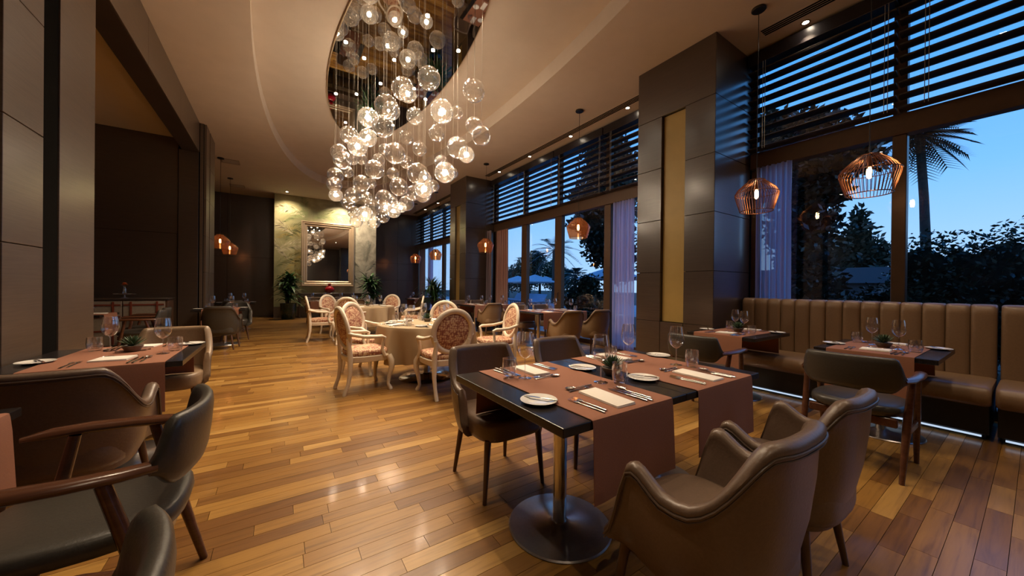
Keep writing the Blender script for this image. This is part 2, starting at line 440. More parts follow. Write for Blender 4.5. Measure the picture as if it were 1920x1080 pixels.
def panels_x(parent, x, sgn, ys, zs, mat, th=.014, gap=.006):
    """veneer panels on a face of constant x, proud towards sgn"""
    for i in range(len(ys)-1):
        for k in range(len(zs)-1):
            a, b_ = sorted((x, x+sgn*th))
            obj('panel', mesh('panel', MB().rbox(a, b_, ys[i]+gap/2, ys[i+1]-gap/2, zs[k]+gap/2, zs[k+1]-gap/2, .002, 1), mat, False), parent)
def panels_y(parent, y, sgn, xs, zs, mat, th=.014, gap=.006):
    for i in range(len(xs)-1):
        for k in range(len(zs)-1):
            a, b_ = sorted((y, y+sgn*th))
            obj('panel', mesh('panel', MB().rbox(xs[i]+gap/2, xs[i+1]-gap/2, a, b_, zs[k]+gap/2, zs[k+1]-gap/2, .002, 1), mat, False), parent)

# ---- window-side pillars with a gold slot
def pillar(name, y0, y1, full=True):
    x0 = 4.845
    p = struct(name, MB().box(x0+.05, WX+.12, y0+.014, y1-.014, 0, CEIL), M['core'])
    n0, n1 = y0+.42, y0+.785
    panels_y(p, y0+.014, -1, (x0-.014, WX-.02), GRID, M['panel_light'] if False else M['panel'])
    panels_y(p, y1-.014, 1, (x0-.014, WX-.02), GRID, M['panel'])
    zs = (.77,)+GRID[2:6]
    # room-side face, split around the slot
    for a, b_ in ((y0, n0), (n1, y1)):
        panels_x(p, x0+.05, -1, (a, b_), (0,)+zs, M['panel'], th=.064)
    panels_x(p, x0+.05, -1, (n0, n1), (0, .77), M['panel'], th=.064)
    panels_x(p, x0+.05, -1, (y0, y1), (3.88, CEIL), M['panel'], th=.064)
    obj('gold_slot', mesh('gold_slot', MB().rbox(x0+.038, x0+.05, n0+.002, n1-.002, .775, 3.875, .002, 1), M['gold'], False), p)
    return p
pillar('wall_right_pillar_near', 2.41, 3.62)
pillar('wall_right_pillar_far', 9.87, 11.06)
pillar('wall_right_pillar_rear', -5.05, -3.84)

# ---- back wall, mural block
wb = struct('wall_back', MB().box(-4.6, 6.05, 17.02, 17.2, 0, CEIL), M['core'])
panels_y(wb, 17.02, -1, (-4.6, -3.1, -1.6, -.1), GRID[0:1]+(2.31, CEIL), M['panel'])
panels_y(wb, 17.02, -1, (3.5, 4.75, 6.0), GRID[0:1]+(1.515, 2.31, CEIL), M['panel'])
mbk = struct('wall_back_mural', MB().box(-.12, 3.53, 16.0, 17.02, 0, CEIL), M['panel'])
mural = tag(obj('mural', mesh('mural', MB().box(-.125, 3.535, 15.985, 15.999, .42, CEIL-.001), M['mural'], False)), 'painted green and ochre palm mural covering the far wall behind the mirror', 'mural')
def painted_fronds():
    rnd = random.Random(17)
    paints = [plain('mural_ochre', (.42, .33, .11, 1), .8, var=.2, scale=6, kind='World'), plain('mural_olive', (.17, .18, .07, 1), .8, var=.25, scale=6, kind='World'), plain('mural_cream', (.62, .56, .36, 1), .8, var=.12, scale=6, kind='World'), plain('mural_moss', (.24, .27, .12, 1), .8, var=.25, scale=6, kind='World')]
    greys = [plain('mural_grey', (.27, .27, .22, 1), .8, var=.2, scale=6, kind='World'), plain('mural_pale_grey', (.42, .41, .35, 1), .8, var=.15, scale=6, kind='World')]
    Y = 15.9845
    def frond(x, z, ang, L, curl, pal, y):
        mb = MB(); px_, pz_, a = x, z, ang; n = 34
        for i in range(n):
            t = i/n; st = L/n; px_ += math.cos(a)*st; pz_ += math.sin(a)*st; a -= curl/n
            ll = L*.30*math.sin(PI*min(1, .15+.85*t))*rnd.uniform(.75, 1.15)
            for sg in (-1, 1):
                b_ = a+sg*rnd.uniform(.45, .8); q = []
                for k in range(4):
                    f = k/3; q.append((px_+math.cos(b_-sg*.0-curl*.12*f)*ll*f, pz_+math.sin(b_-curl*.12*f)*ll*f-.10*ll*f*f))
                w = .017
                vs = [(q[0][0], y, q[0][1]), (q[1][0], y, q[1][1]+w), (q[2][0], y, q[2][1]+w*.8), (q[3][0], y, q[3][1]), (q[2][0], y, q[2][1]-w*.5), (q[1][0], y, q[1][1]-w*.5)]
                vs = [(min(3.53, max(-.12, v[0])), v[1], min(4.69, max(.43, v[2]))) for v in vs]
                mb.add(vs, [(0, 1, 2, 3, 4, 5)])
        mb.v = [(v[0], min(v[1], 15.9849), v[2]) for v in mb.v]
        obj('painted_frond', mesh('painted_frond', mb, rnd.choice(pal), False), mural)
    k = 0
    for x, z, ang, L, curl in ((-.1, 1.0, 1.25, 1.8, 1.3), (.05, .7, 1.0, 1.5, .9), (-.1, 1.9, 1.0, 1.5, 1.5), (-.05, 2.5, .8, 1.3, 1.2), (.1, 1.5, 1.4, 1.6, 1.1), (.45, .6, 1.5, 1.7, .6), (-.1, 3.0, .9, 1.4, 1.6), (.2, 2.9, 1.5, 1.3, 1.9), (.9, 3.9, 2.4, 1.2, -1.2), (1.1, 3.85, .9, 1.3, 1.6), (.95, 3.9, 1.9, .9, .4), (1.15, 3.9, .5, 1.4, 1.0), (.1, 3.6, 1.0, 1.0, 1.0), (.5, 3.2, 2.2, 1.0, -1.0), (.0, 1.4, .7, 1.3, .8), (.35, 2.2, 1.9, 1.2, -.8)):
        k += 1; frond(x, z, ang, L, curl, paints, Y-.0001*k)
    for x, z, ang, L, curl in ((3.0, .7, 1.6, 1.6, .2), (3.1, 1.2, 1.2, 1.4, .8), (2.95, 1.3, 1.9, 1.4, -.8), (3.2, 1.9, 1.1, 1.0, .6), (2.9, 2.0, 2.1, .9, -.6), (3.1, 2.2, 1.55, 1.0, .2)):
        k += 1; frond(x, z, ang, L, curl, greys, Y-.0001*k)
painted_fronds()
struct('baseboard_back', MB().box(-.13, 3.54, 15.96, 15.999, 0, .40), M['panel'])

# ---- left side: piers, beam and the alcove behind
def pier_near():
    p = struct('wall_left_pier_near', MB().box(-1.74, -1.455, 3.50, 4.83, 0, CEIL), M['core'])
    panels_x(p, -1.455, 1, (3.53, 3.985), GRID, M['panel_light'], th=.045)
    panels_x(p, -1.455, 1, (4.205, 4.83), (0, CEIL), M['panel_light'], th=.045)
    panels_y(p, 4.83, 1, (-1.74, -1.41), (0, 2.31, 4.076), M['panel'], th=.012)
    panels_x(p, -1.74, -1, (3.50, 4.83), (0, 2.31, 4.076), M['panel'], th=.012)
    obj('slot_shade_fill', mesh('slot_shade_fill', MB().box(-1.456, -1.418, 3.988, 4.202, 0, CEIL), M['core'], False), p)  # black filler stands in for the slot's shade, nearly flush with the panels
pier_near()
def pier_far():
    p = struct('wall_left_pier_far', MB().box(-1.74, -1.34, 9.985, 11.2, 0, CEIL), M['core'])
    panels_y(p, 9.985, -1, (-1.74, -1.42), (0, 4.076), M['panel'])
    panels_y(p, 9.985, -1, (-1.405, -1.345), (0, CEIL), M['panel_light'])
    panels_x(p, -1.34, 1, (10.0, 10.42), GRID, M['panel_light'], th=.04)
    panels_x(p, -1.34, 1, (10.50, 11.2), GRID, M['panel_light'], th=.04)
pier_far()
beam = struct('wall_left_beam', MB().box(-1.69, -1.425, -6.0, 9.985, 4.076, CEIL), M['panel'])
panels_x(beam, -1.425, 1, (-3.9, -1.4, 1.1, 3.52), (4.076, CEIL), M['panel_light'], th=.015, gap=.004)
panels_x(beam, -1.425, 1, (4.83, 6.4, 8.2, 9.97), (4.076, CEIL), M['panel_light'], th=.015, gap=.004)
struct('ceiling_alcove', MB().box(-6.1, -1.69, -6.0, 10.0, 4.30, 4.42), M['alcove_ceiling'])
wa = struct('wall_alcove_back', MB().box(-6.1, -1.74, 10.014, 10.2, 0, 4.6), M['core'])
panels_y(wa, 10.014, -1, (-6.0, -4.2, -3.0, -1.745), (0, 2.31, 4.30), M['panel'])
struct('wall_alcove_left', MB().box(-6.2, -6.1, -6.0, 17.2, 0, 4.7), M['panel'])
struct('wall_left_far', MB().box(-4.7, -4.6, 10.2, 17.2, 0, CEIL), M['panel'])
# wall behind the camera
wf = struct('wall_front', MB().box(-6.2, 6.05, -6.2, -6.0, 0, CEIL+.1), M['core'])
panels_y(wf, -6.0, 1, (-6.1, -4, -2, 0, 2, 4, 6), (0, 2.31, CEIL), M['panel'])

# ---- windows
def window(n, ya, yb, posts, jamb=.10, bottom=.10, head=(3.04, 3.27), pw=.11):
    """posts: list of (y centre, width)"""
    wnd = struct('window_%d' % n)
    def part(nm, *b):
        return obj(nm, mesh(nm, MB().rbox(*b, .006, 1), M['frame'], False), wnd)
    xa, xb = WX, WX+.10
    part('top_rail', xa, xb, ya, yb, 4.52, CEIL)
    part('transom', xa-.05, xb, ya, yb, head[0], head[1])
    part('sill', xa, xb, ya, yb, 0, bottom)
    part('jamb', xa, xb, ya, ya+jamb, bottom, head[0]); part('jamb', xa, xb, yb-jamb, yb, bottom, head[0])
    part('jamb', xa, xb, ya, ya+jamb*.6, head[1], 4.52); part('jamb', xa, xb, yb-jamb*.6, yb, head[1], 4.52)
    for yc, wd in posts:
        part('mullion', xa-.02, xb, yc-wd/2, yc+wd/2, bottom, head[0])
        part('mullion', xa-.02, xb, yc-.055, yc+.055, head[1], 4.52)
    ys = [ya+jamb]; up = [ya+jamb*.6]
    for yc, wd in sorted(posts):
        ys += [yc-wd/2, yc+wd/2]; up += [yc-.055, yc+.055]
    ys.append(yb-jamb); up.append(yb-jamb*.6)
    for i in range(0, len(ys), 2):
        obj('pane', mesh('pane', MB().box(WX+.045, WX+.053, ys[i]-.004, ys[i+1]+.004, bottom-.004, head[0]+.004), M['glass'], False), wnd)
    for i in range(0, len(up), 2):
        obj('pane', mesh('pane', MB().box(WX+.045, WX+.053, up[i]-.004, up[i+1]+.004, head[1]-.004, 4.524), M['glass'], False), wnd)
    return wnd
window(1, -3.82, 2.40, [(.895, .115), (-.66, .115), (-2.2, .115)])
w2 = window(2, 3.64, 9.85, [(5.14, .18), (6.73, .25), (8.20, .25)], head=(3.05, 3.30))
window(3, 11.08, 16.99, [(12.6, .16), (14.15, .2), (15.65, .16)], head=(3.05, 3.30))
obj('door_handle', mesh('door_handle', MB().tube([(WX-.02, 6.68, .95), (WX-.06, 6.68, .97), (WX-.06, 6.68, 1.13), (WX-.02, 6.68, 1.15)], .010, 8), M['black']), w2)
struct('trim_1', MB().box(WX-.02, 6.05, -6.0, 17.0, CEIL-.02, CEIL+.3), M['core'])

# ---- slatted blinds over the upper lights
def slat_mesh(L):
    mb = MB(); n = 14
    ring = lambda y: [(.072*math.cos(2*PI*j/n), y, .017*math.sin(2*PI*j/n)) for j in range(n)]
    mb.loft([ring(0), ring(L)])
    return mesh('slat', mb, M['slat'], True, 60)
SLZ = [4.40-.1385*i for i in range(9)]
def blind(ya, yb, label):
    r = tag(empty('slatted_blind', (WX-.12, ya, 0)), label, 'blind', 'slatted blinds over the upper windows')
    me = slat_mesh(yb-ya)
    for z in SLZ:
        o = obj('slat', me, r, (0, 0, z)); o.rotation_euler = (0, math.radians(8), 0)
    L = yb-ya
    obj('head_rail', mesh('head_rail', MB().rbox(-.075, .09, 0, L, 4.50, CEIL-.03, .004, 1), M['slat'], False), r)
    for fy in (.06, L-.22):
        mb = MB()
        mb.tube([(-.078, fy, 3.27), (-.078, fy, 4.5)], .0035, 5); mb.tube([(-.078, fy+.028, 3.27), (-.078, fy+.028, 4.5)], .0035, 5)
        obj('ladder_cord', mesh('ladder_cord', mb, M['cord']), r)
blind(.905, 2.385, 'dark slatted blind above the window beside the near dark pillar, left of the post')
blind(-.65, .885, 'dark slatted blind above the hedge window, rightmost at the upper right')
for i, (a, b_) in enumerate(((3.66, 5.13), (5.15, 6.72), (6.74, 8.19), (8.21, 9.83))):
    blind(a, b_, 'dark slatted blind above the garden doors, %s from the far pillar' % ('fourth', 'third', 'second', 'first')[i])
for i, (a, b_) in enumerate(((11.10, 12.59), (12.61, 14.14), (14.16, 15.64), (15.66, 16.95))):
    blind(a, b_, 'dark slatted blind in the farthest window bay, %s from the back wall' % ('fourth', 'third', 'second', 'first')[i])

# ---- curtains
def curtain(y0, y1, mat, label, z1=3.04, folds=7, amp=.035, x=None, z0=.02):
    mb = MB(); n = folds*8; x = x or WX-.068
    rows = []
    for z in (z0, .8, 1.6, 2.4, z1):
        k = lerp(1.15, .8, z/z1)
        rows.append([(x+amp*k*math.sin(2*PI*folds*j/n+.3*math.sin(z)), lerp(y0, y1, j/n)+.01*math.sin(5*j+z), z) for j in range(n+1)])
    back = [[(p[0]+.003, p[1], p[2]) for p in r] for r in rows]
    mb.loft(rows, False, False, False); 
    o = obj('curtain', mesh('curtain', mb, mat)); return tag(o, label, 'curtain')
curtain(1.88, 2.30, M['sheer'], 'sheer violet curtain gathered beside the near dark pillar behind the banquette', folds=7)
curtain(4.42, 4.93, M['sheer'], 'pale pink sheer curtain at the right of the garden doors', folds=7)
curtain(8.98, 9.62, M['drape'], 'peach curtain gathered at the left of the garden doors', folds=8)
curtain(9.60, 9.84, M['drape_grey'], 'grey violet curtain hanging against the far dark pillar', folds=5, x=WX-.30)
curtain(15.2, 15.75, M['sheer'], 'pink sheer curtain in the farthest window bay', folds=6)
curtain(16.2, 16.9, M['drape_grey'], 'dark grey curtain in the far corner beside the back wall', folds=6)

# ---- ceiling fittings
def diffuser(y0, y1, label):
    r = tag(empty('air_diffuser', (0, 0, 0)), label, 'air vent', 'linear air vents in the ceiling')
    xs = 5.30
    obj('frame', mesh('frame', MB().box(xs-.02, xs+.175, y0-.02, y1+.02, CEIL-.004, CEIL-.0005), M['ceiling'], False), r)
    for k in range(4):
        obj('slot', mesh('slot', MB().box(xs+.004+k*.041, xs+.028+k*.041, y0, y1, CEIL-.008, CEIL-.003), M['core'], False), r)
diffuser(-3.5, 2.08, 'dark slotted air vent in the ceiling above the banquette window')
diffuser(3.75, 9.55, 'long dark slotted air vent in the ceiling along the garden doors')
diffuser(11.2, 16.5, 'slotted air vent in the ceiling of the farthest window bay')
def ceil_vent(x, y, label):
    r = tag(empty('ceiling_vent', (x, y, CEIL)), label, 'air vent', 'square ceiling vents')
    mb = MB()
    for a in ((-.21, .21, -.21, -.185), (-.21, .21, .185, .21), (-.21, -.185, -.185, .185), (.185, .21, -.185, .185)): mb.box(*a, -.012, -.001)
    obj('frame', mesh('frame', mb, M['mirror_frame'], False), r)
    for k in range(6):
        y_ = -.155+k*.062
        obj('slat', mesh('slat', MB().box(-.18, .18, y_-.02, y_+.008, -.010, -.004), M['alcove_ceiling'], False), r)
ceil_vent(-1.13, 12.6, 'square ceiling vent beside the nearer left pendant'); ceil_vent(-1.2, 15.6, 'square ceiling vent near the back wall at the left')

def light(name, kind, loc, energy, color, parent=None, radius=.03, spot=None, blend=.6, target=None):
    d = bpy.data.lights.new(name, kind); d.energy = energy; d.color = color[:3]
    if kind in ('POINT', 'SPOT'): d.shadow_soft_size = radius
    o = bpy.data.objects.new(name, d); col.objects.link(o); o.location = loc
    if kind == 'SPOT':
        d.spot_size = math.radians(spot or 80); d.spot_blend = blend
        if target is not None:
            o.rotation_euler = (Vector(target)-Vector(loc)).to_track_quat('-Z', 'Y').to_euler()
    if parent:
        o.parent = parent; o.matrix_parent_inverse = Matrix.Translation(-Vector(parent.location))
    return o
WARM = (1, .72, .44); WARM2 = (1, .78, .54)
_dl = MB().lathe([(.034, -.0005), (.052, -.0005), (.055, -.006), (.034, -.008), (.034, -.0005)], 20)
DL_RING = mesh('ring', _dl, M['mirror_frame'])
DL_LED = mesh('lens', MB().lathe([(.001, -.006), (.02, -.0065), (.034, -.005), (.034, -.003), (.001, -.003)], 16), M['led'])
def downlight(x, y, label, e=26, spot=75, target=None, z=CEIL):
    r = tag(empty('downlight', (x, y, z)), label, 'downlight', 'recessed ceiling downlights')
    obj('trim_ring', DL_RING, r); obj('lens', DL_LED, r)
    light('downlight_lamp', 'SPOT', (x, y, z-.012), e, WARM2, r, .03, spot, 1.0 if spot > 100 else .7, target or (x, y, 0))
for i, (x, y) in enumerate(((5.60, 1.69), (5.51, 4.37), (5.50, 5.92), (5.48, 7.45), (5.48, 8.97), (5.48, 12.2), (5.48, 13.8), (5.48, 15.3))):
    lab = ('above the banquette window', 'nearest the near pillar over the garden doors', 'second along the garden doors from the near pillar', 'third along the garden doors from the near pillar', 'fourth along the garden doors, nearest the far pillar', 'in the farthest bay, nearest the far pillar', 'in the farthest bay, middle of three', 'in the farthest bay, nearest the back wall')[i]
    downlight(x, y, 'added unseen ceiling downlight '+lab, e=50 if i else 80)
downlight(.26, 15.45, 'small ceiling downlight washing the mural at its left', 200, 125, (.45, 16.0, 1.6))
downlight(2.2, 15.45, 'small ceiling downlight washing the mural above the mirror', 430, 110, (1.95, 16.0, 2.6))
downlight(3.2, 15.45, 'small ceiling downlight washing the mural at its right', 170, 125, (3.0, 16.0, 1.6))

# ================================================================== FURNITURE PROTOTYPES (front = +y, origin on the floor)
def shell(wt, wb, db, yf, end, zt, zb, th=.036, lean=.07, n=46, e=2.7, seat_in=.40, roll=.014):
    """leather tub shell: phi runs from -end to end round the back; returns MB of the shell and the path of its outer rim"""
    def plan(phi, w, d):
        a = abs(phi); sg = 1 if phi >= 0 else -1
        if a <= 90:
            s_, c = math.sin(math.radians(a)), math.cos(math.radians(a))
            return Vector((sg*w*s_**(2/e), -d*c**(2/e)))
        return Vector((sg*w, yf*(a-90)/60))
    rings = []; rim = []
    for i in range(n+1):
        phi = -end+2*end*i/n
        d = 1.2
        def nrm(w, dd):
            t = plan(min(phi+d, end), w, dd)-plan(max(phi-d, -end), w, dd)
            v = Vector((-t.y, t.x)).normalized()
            return v     # left of travel = inwards for this direction
        a = abs(phi); t_, b_ = zt(a), zb(a)
        pb, pt = plan(phi, wb, db*.86), plan(phi, wt, db)
        k = 1-sm(60, 120, a)
        pt = pt+Vector((0, -lean*k*sm(.3, .85, t_)))
        nt_ = nrm(wt, db)
        ring = []
        for h in (0, .06, .22, .45, .7, .9):
            q = pb.lerp(pt, h**.8) - nt_*(.018*math.sin(PI*h))
            z = lerp(b_, t_, h)
            ring.append((q.x, q.y, z))
        top = [(-.35, .94), (-.42, 1.0), (-.2, 1.035), (.3, 1.05), (.8, 1.03), (1.12, .985), (1.05, .92)]
        hgt = t_-b_
        for o_, hh in top:
            q = pt+nt_*th*o_; ring.append((q.x, q.y, b_+hgt*.93+(hh-.93)*.32))
        zi = min(max(seat_in, b_+.01), b_+hgt*.8)
        for h in (.7, .45, 0):
            q = pb.lerp(pt, lerp(.35, 1, h)**.8)+nt_*th*1.0
            ring.append((q.x, q.y, lerp(zi, b_+hgt*.93, h)))
        q = pb+nt_*th; ring.append((q.x, q.y, b_))
        rings.append(ring)
        q = pt-nt_*th*.42; rim.append((q.x, q.y, b_+hgt*.93+.004))
    mb = MB(); mb.loft(rings); return mb, rim
def legs4(pts, r0=.021, r1=.012, mat=None):
    return [('leg', mesh('leg', MB().tube([a, Vector(a).lerp(Vector(b_), .5), b_], [r0, (r0+r1)/2, r1], 10), mat or M['wood_leg'])) for a, b_ in pts]

def tub_proto(leather):
    zt = lambda a: lerp(.85, .60, sm(28, 84, a)) + .062*sm(88, 118, a) - .30*sm(120, 150, a)
    zb = lambda a: lerp(.285, .315, sm(90, 150, a))
    mb, rim = shell(.285, .225, .245, .215, 150, zt, zb, lean=.05)
    sh = mesh('shell', mb, leather, True, 60)
    pip = MB(); pip.tube(rim, .0042, 6); rim2 = [(x*.995, y*.995, z-.012) for x, y, z in rim]; pip.tube(rim2, .003, 6)
    cu = MB(); cushion(cu, superell(.235, .245, 36, 3.6), .315, .465, .04, .012, (0, .0))
    L = [(( .20, .19, .33), ( .245, .225, 0)), ((-.20, .19, .33), (-.245, .225, 0)), ((.16, -.14, .32), (.215, -.185, 0)), ((-.16, -.14, .32), (-.215, -.185, 0))]
    return [('shell', sh, [('piping', mesh('piping', pip, M['piping']))]), ('seat_cushion', mesh('seat_cushion', cu, leather, True, 60))] + legs4(L)
def side_proto(leather):
    zt = lambda a: lerp(.85, .60, sm(48, 92, a)) - .20*sm(92, 104, a)
    zb = lambda a: .335
    mb, rim = shell(.262, .235, .225, .20, 106, zt, zb, th=.034, lean=.05, e=3.4)
    cu = MB(); cushion(cu, superell(.228, .245, 36, 4.0), .345, .475, .035, .010, (0, .03))
    L = [((.185, .215, .36), (.215, .235, 0)), ((-.185, .215, .36), (-.215, .235, 0)), ((.175, -.15, .36), (.205, -.205, 0)), ((-.175, -.15, .36), (-.205, -.205, 0))]
    return [('shell', mesh('shell', mb, leather, True, 60), [('piping', mesh('piping', MB().tube(rim, .0036, 6), M['piping']))]), ('seat_cushion', mesh('seat_cushion', cu, leather, True, 60))] + legs4(L)
def woodarm_proto(leather, stretch=True):
    # curved back pad
    mb = MB(); rings = []; n = 28
    for i in range(n+1):
        s_ = -1+2*i/n; a = abs(s_)
        x = .272*math.sin(s_*PI/2*.86); y = -.285+.115*(1-math.cos(s_*PI/2*.86))
        zt = lerp(.82, .69, sm(.74, 1.0, a)); zbm = lerp(.575, .64, sm(.6, 1.0, a))
        dx, dy = math.cos(s_*PI/2*.86), .115/.272*math.sin(s_*PI/2*.86)
        L = math.hypot(dx, dy); nx, ny = -dy/L, dx/L
        t = lerp(.027, .015, sm(.75, 1, a)); ring = []
        m_ = 14
        for j in range(m_):
            an = 2*PI*j/m_
            c, s2 = math.cos(an), math.sin(an)
            zz = (zt+zbm)/2 + (zt-zbm)/2*math.copysign(abs(s2)**.55, s2)
            off = t*math.copysign(abs(c)**.7, c)
            tilt = -.10*(zz-.6)
            ring.append((x+nx*off, y+ny*off+tilt, zz))
        rings.append(ring)
    mb.loft(rings)
    parts = [('backrest', mesh('backrest', mb, leather, True, 60))]
    for s in (-1, 1):
        arm = MB().tube([(s*.252, -.215, .664), (s*.278, -.14, .666), (s*.294, -.03, .670), (s*.294, .09, .674), (s*.284, .19, .672), (s*.270, .265, .666)], [.029, .032, .032, .034, .033, .014], 12, (1, .62))
        parts.append(('armrest', mesh('armrest', arm, M['wood_arm'])))
    for s in (-1, 1):
        parts.append(('leg', mesh('leg', MB().tube([(s*.278, .13, .655), (s*.268, .18, .38), (s*.262, .255, 0)], [.019, .023, .014], 10), M['wood_arm'])))
        parts.append(('leg', mesh('leg', MB().tube([(s*.282, -.10, .655), (s*.272, -.17, .38), (s*.265, -.27, 0)], [.019, .023, .014], 10), M['wood_arm'])))
    cu = MB(); cushion(cu, superell(.262, .265, 36, 2.9), .405, .478, .035, .018)
    parts.append(('seat_cushion', mesh('seat_cushion', cu, leather, True, 60)))
    for a_, b_ in ((.19, .225), (-.225, -.19)):
        parts.append(('seat_rail', mesh('seat_rail', MB().rbox(-.235, .235, a_, b_, .345, .405, .006, 1), M['wood_arm'], True)))
    for s in ((-1, 1) if stretch else ()):
        parts.append(('stretcher', mesh('stretcher', MB().rbox(s*.268-.012, s*.268+.012, -.19, .19, .29, .34, .005, 1), M['wood_arm'], True)))
    return parts

def louis_proto():
    W = M['white_wood']; parts = []
    lean = math.radians(11); cz, cy_ = .752, -.262
    def bp(x, z, d=0):   # point in the leaning back plane
        return (x, cy_-(z)*math.sin(lean)-d*math.cos(lean), cz+z*math.cos(lean)-d*math.sin(lean))
    n = 40; rings = []
    for i in range(n):
        a = 2*PI*i/n; ring = []
        for j in range(10):
            b_ = 2*PI*j/10; ro = .034*math.cos(b_); dd = .024*math.sin(b_)
            ring.append(bp((.228+ro)*math.cos(a), (.242+ro)*math.sin(a), dd))
        rings.append(ring)
    rings.append(rings[0]); mb = MB(); mb.loft(rings, True, False, False)
    parts.append(('back_frame', mesh('back_frame', mb, W)))
    mb = MB(); prof = [(0.001, .034), (.35, .031), (.65, .024), (.88, .014), (1.0, 0), (.88, -.014), (.6, -.022), (.001, -.024)]
    rings = [[bp(.202*k*math.cos(2*PI*j/28), .216*k*math.sin(2*PI*j/28), -d) for j in range(28)] for k, d in prof]
    mb.loft(rings); parts.append(('back_pad', mesh('back_pad', mb, M['fabric'])))
    # seat rail and pad
    out = superell(.275, .255, 36, 3.4); rings = []
    trap = lambda p, k: (p[0]*k*(1-.10*(.5-p[1]/.51)), p[1]*k)
    for z, k in ((.365, .93), (.372, .97), (.40, .985), (.43, 1.0), (.437, .98)):
        rings.append([(trap(p, k)[0], trap(p, k)[1], z) for p in out])
    mb = MB(); mb.loft(rings); parts.append(('seat_rail', mesh('seat_rail', mb, W)))
    cu = MB(); cushion(cu, [trap(p, .945) for p in out], .432, .505, .035, .022); parts.append(('seat_pad', mesh('seat_pad', cu, M['fabric'], True, 60)))
    for s in (-1, 1):
        f = MB().tube([(s*.235, .205, .425), (s*.258, .228, .36), (s*.262, .232, .28), (s*.240, .212, .17), (s*.228, .205, .07), (s*.245, .225, .018), (s*.250, .230, 0)], [.034, .038, .033, .024, .019, .025, .022], 10)
        parts.append(('leg', mesh('leg', f, W)))
        r = MB().tube([(s*.195, -.292, 0), (s*.198, -.285, .03), (s*.200, -.252, .12), (s*.205, -.232, .25), (s*.205, -.232, .40), (s*.202, -.236, .50), (s*.194, -.245, .58), (s*.205, -.258, .66)], [.022, .023, .021, .025, .031, .028, .026, .026], 10)
        parts.append(('leg', mesh('leg', r, W)))
        a = MB().tube([(s*.240, -.270, .722), (s*.252, -.22, .700), (s*.278, -.10, .672), (s*.288, .02, .664), (s*.282, .10, .662), (s*.276, .135, .648), (s*.262, .12, .575), (s*.258, .115, .50), (s*.262, .15, .425)], [.021, .024, .025, .027, .028, .025, .021, .022, .027], 10, (1, .85))
        parts.append(('armrest', mesh('armrest', a, W)))
    return parts

TUB = tub_proto(M['leather']); TUB_TAN = tub_proto(M['leather_tan']); TUB_DARK = tub_proto(M['leather_dark'])
SIDE = side_proto(M['leather']); SIDE_TAN = side_proto(M['leather_tan'])
WOODARM = woodarm_proto(M['leather_dark']); WOODARM_P = woodarm_proto(M['leather_dark'], False); LOUIS = louis_proto()

def table_proto(w, d, bx=0, by=0):
    """centre at origin, w along x, d along y"""
    top = MB().rbox(-w/2, w/2, -d/2, d/2, .712, .75, .004, 2)
    colm = MB().lathe([(.036, .022), (.036, .70)], 24, (bx, by, 0)).lathe([(.036, .70), (.11, .705), (.11, .712)], 24, (bx, by, 0))
    base = MB().lathe([(.001, 0), (.268, 0), (.272, .006), (.266, .013), (.20, .017), (.06, .022), (.05, .03), (.036, .031)], 48, (bx, by, 0))
    return [('tabletop', mesh('tabletop', top, M['tabletop'], False)), ('column', mesh('column', colm, M['chrome'])), ('base_disc', mesh('base_disc', base, M['disc']))]

def runner_mesh(half, w, drop, z=.75, th=.0028, wob=.004, seed=0, drop2=.265):
    """strip along local y over an edge at y=+-half, centred on x"""
    rnd = random.Random(seed)
    prof = []
    zb = z-drop
    for k in range(7): prof.append((-half-.007-.006*(1-k/6), zb+(drop-.018)*k/6))
    prof += [(-half-.006, z-.012), (-half-.004, z-.002), (-half+.006, z+.0012)]
    for k in range(9): prof.append((lerp(-half+.02, half-.02, k/8), z+.0012))
    prof += [(half-.006, z+.0012), (half+.004, z-.002), (half+.006, z-.012)]
    for k in range(6, -1, -1): prof.append((half+.007+.006*(1-k/6), z-drop2+(drop2-.018)*k/6))
    nx = 9; rows = []
    ph = rnd.random()*6
    for sgn in (0, 1):
        grid = []
        for i in range(nx+1):
            x = -w/2+w*i/nx; row = []
            for y, zz in prof:
                hang = max(0, (z-.02-zz)/drop)
                oy = math.copysign(wob*hang*(1+math.sin(6.5*i/nx*2+ph)), y)
                row.append((x*(1+.012*hang), y+oy+(math.copysign(th*sgn, y) if hang > 0 else 0), zz+(th*sgn if hang <= 0 else 0)))
            grid.append(row)
        rows.append(grid)
    mb = MB()
    np_ = len(prof)
    vs = [p for g in rows for r in g for p in r]
    idx = lambda s_, i, j: s_*(nx+1)*np_+i*np_+j
    fs = []
    for s_ in (0, 1):
        for i in range(nx):
            for j in range(np_-1): fs.append((idx(s_, i, j), idx(s_, i+1, j), idx(s_, i+1, j+1), idx(s_, i, j+1)))
    for j in range(np_-1):
        fs.append((idx(0, 0, j), idx(0, 0, j+1), idx(1, 0, j+1), idx(1, 0, j))); fs.append((idx(0, nx, j), idx(1, nx, j), idx(1, nx, j+1), idx(0, nx, j+1)))
    for i in range(nx):
        for j in (0, np_-1): fs.append((idx(0, i, j), idx(1, i, j), idx(1, i+1, j), idx(0, i+1, j)))
    mb.add(vs, fs)
    return mesh('table_runner', mb, M['runner'], True, 50)

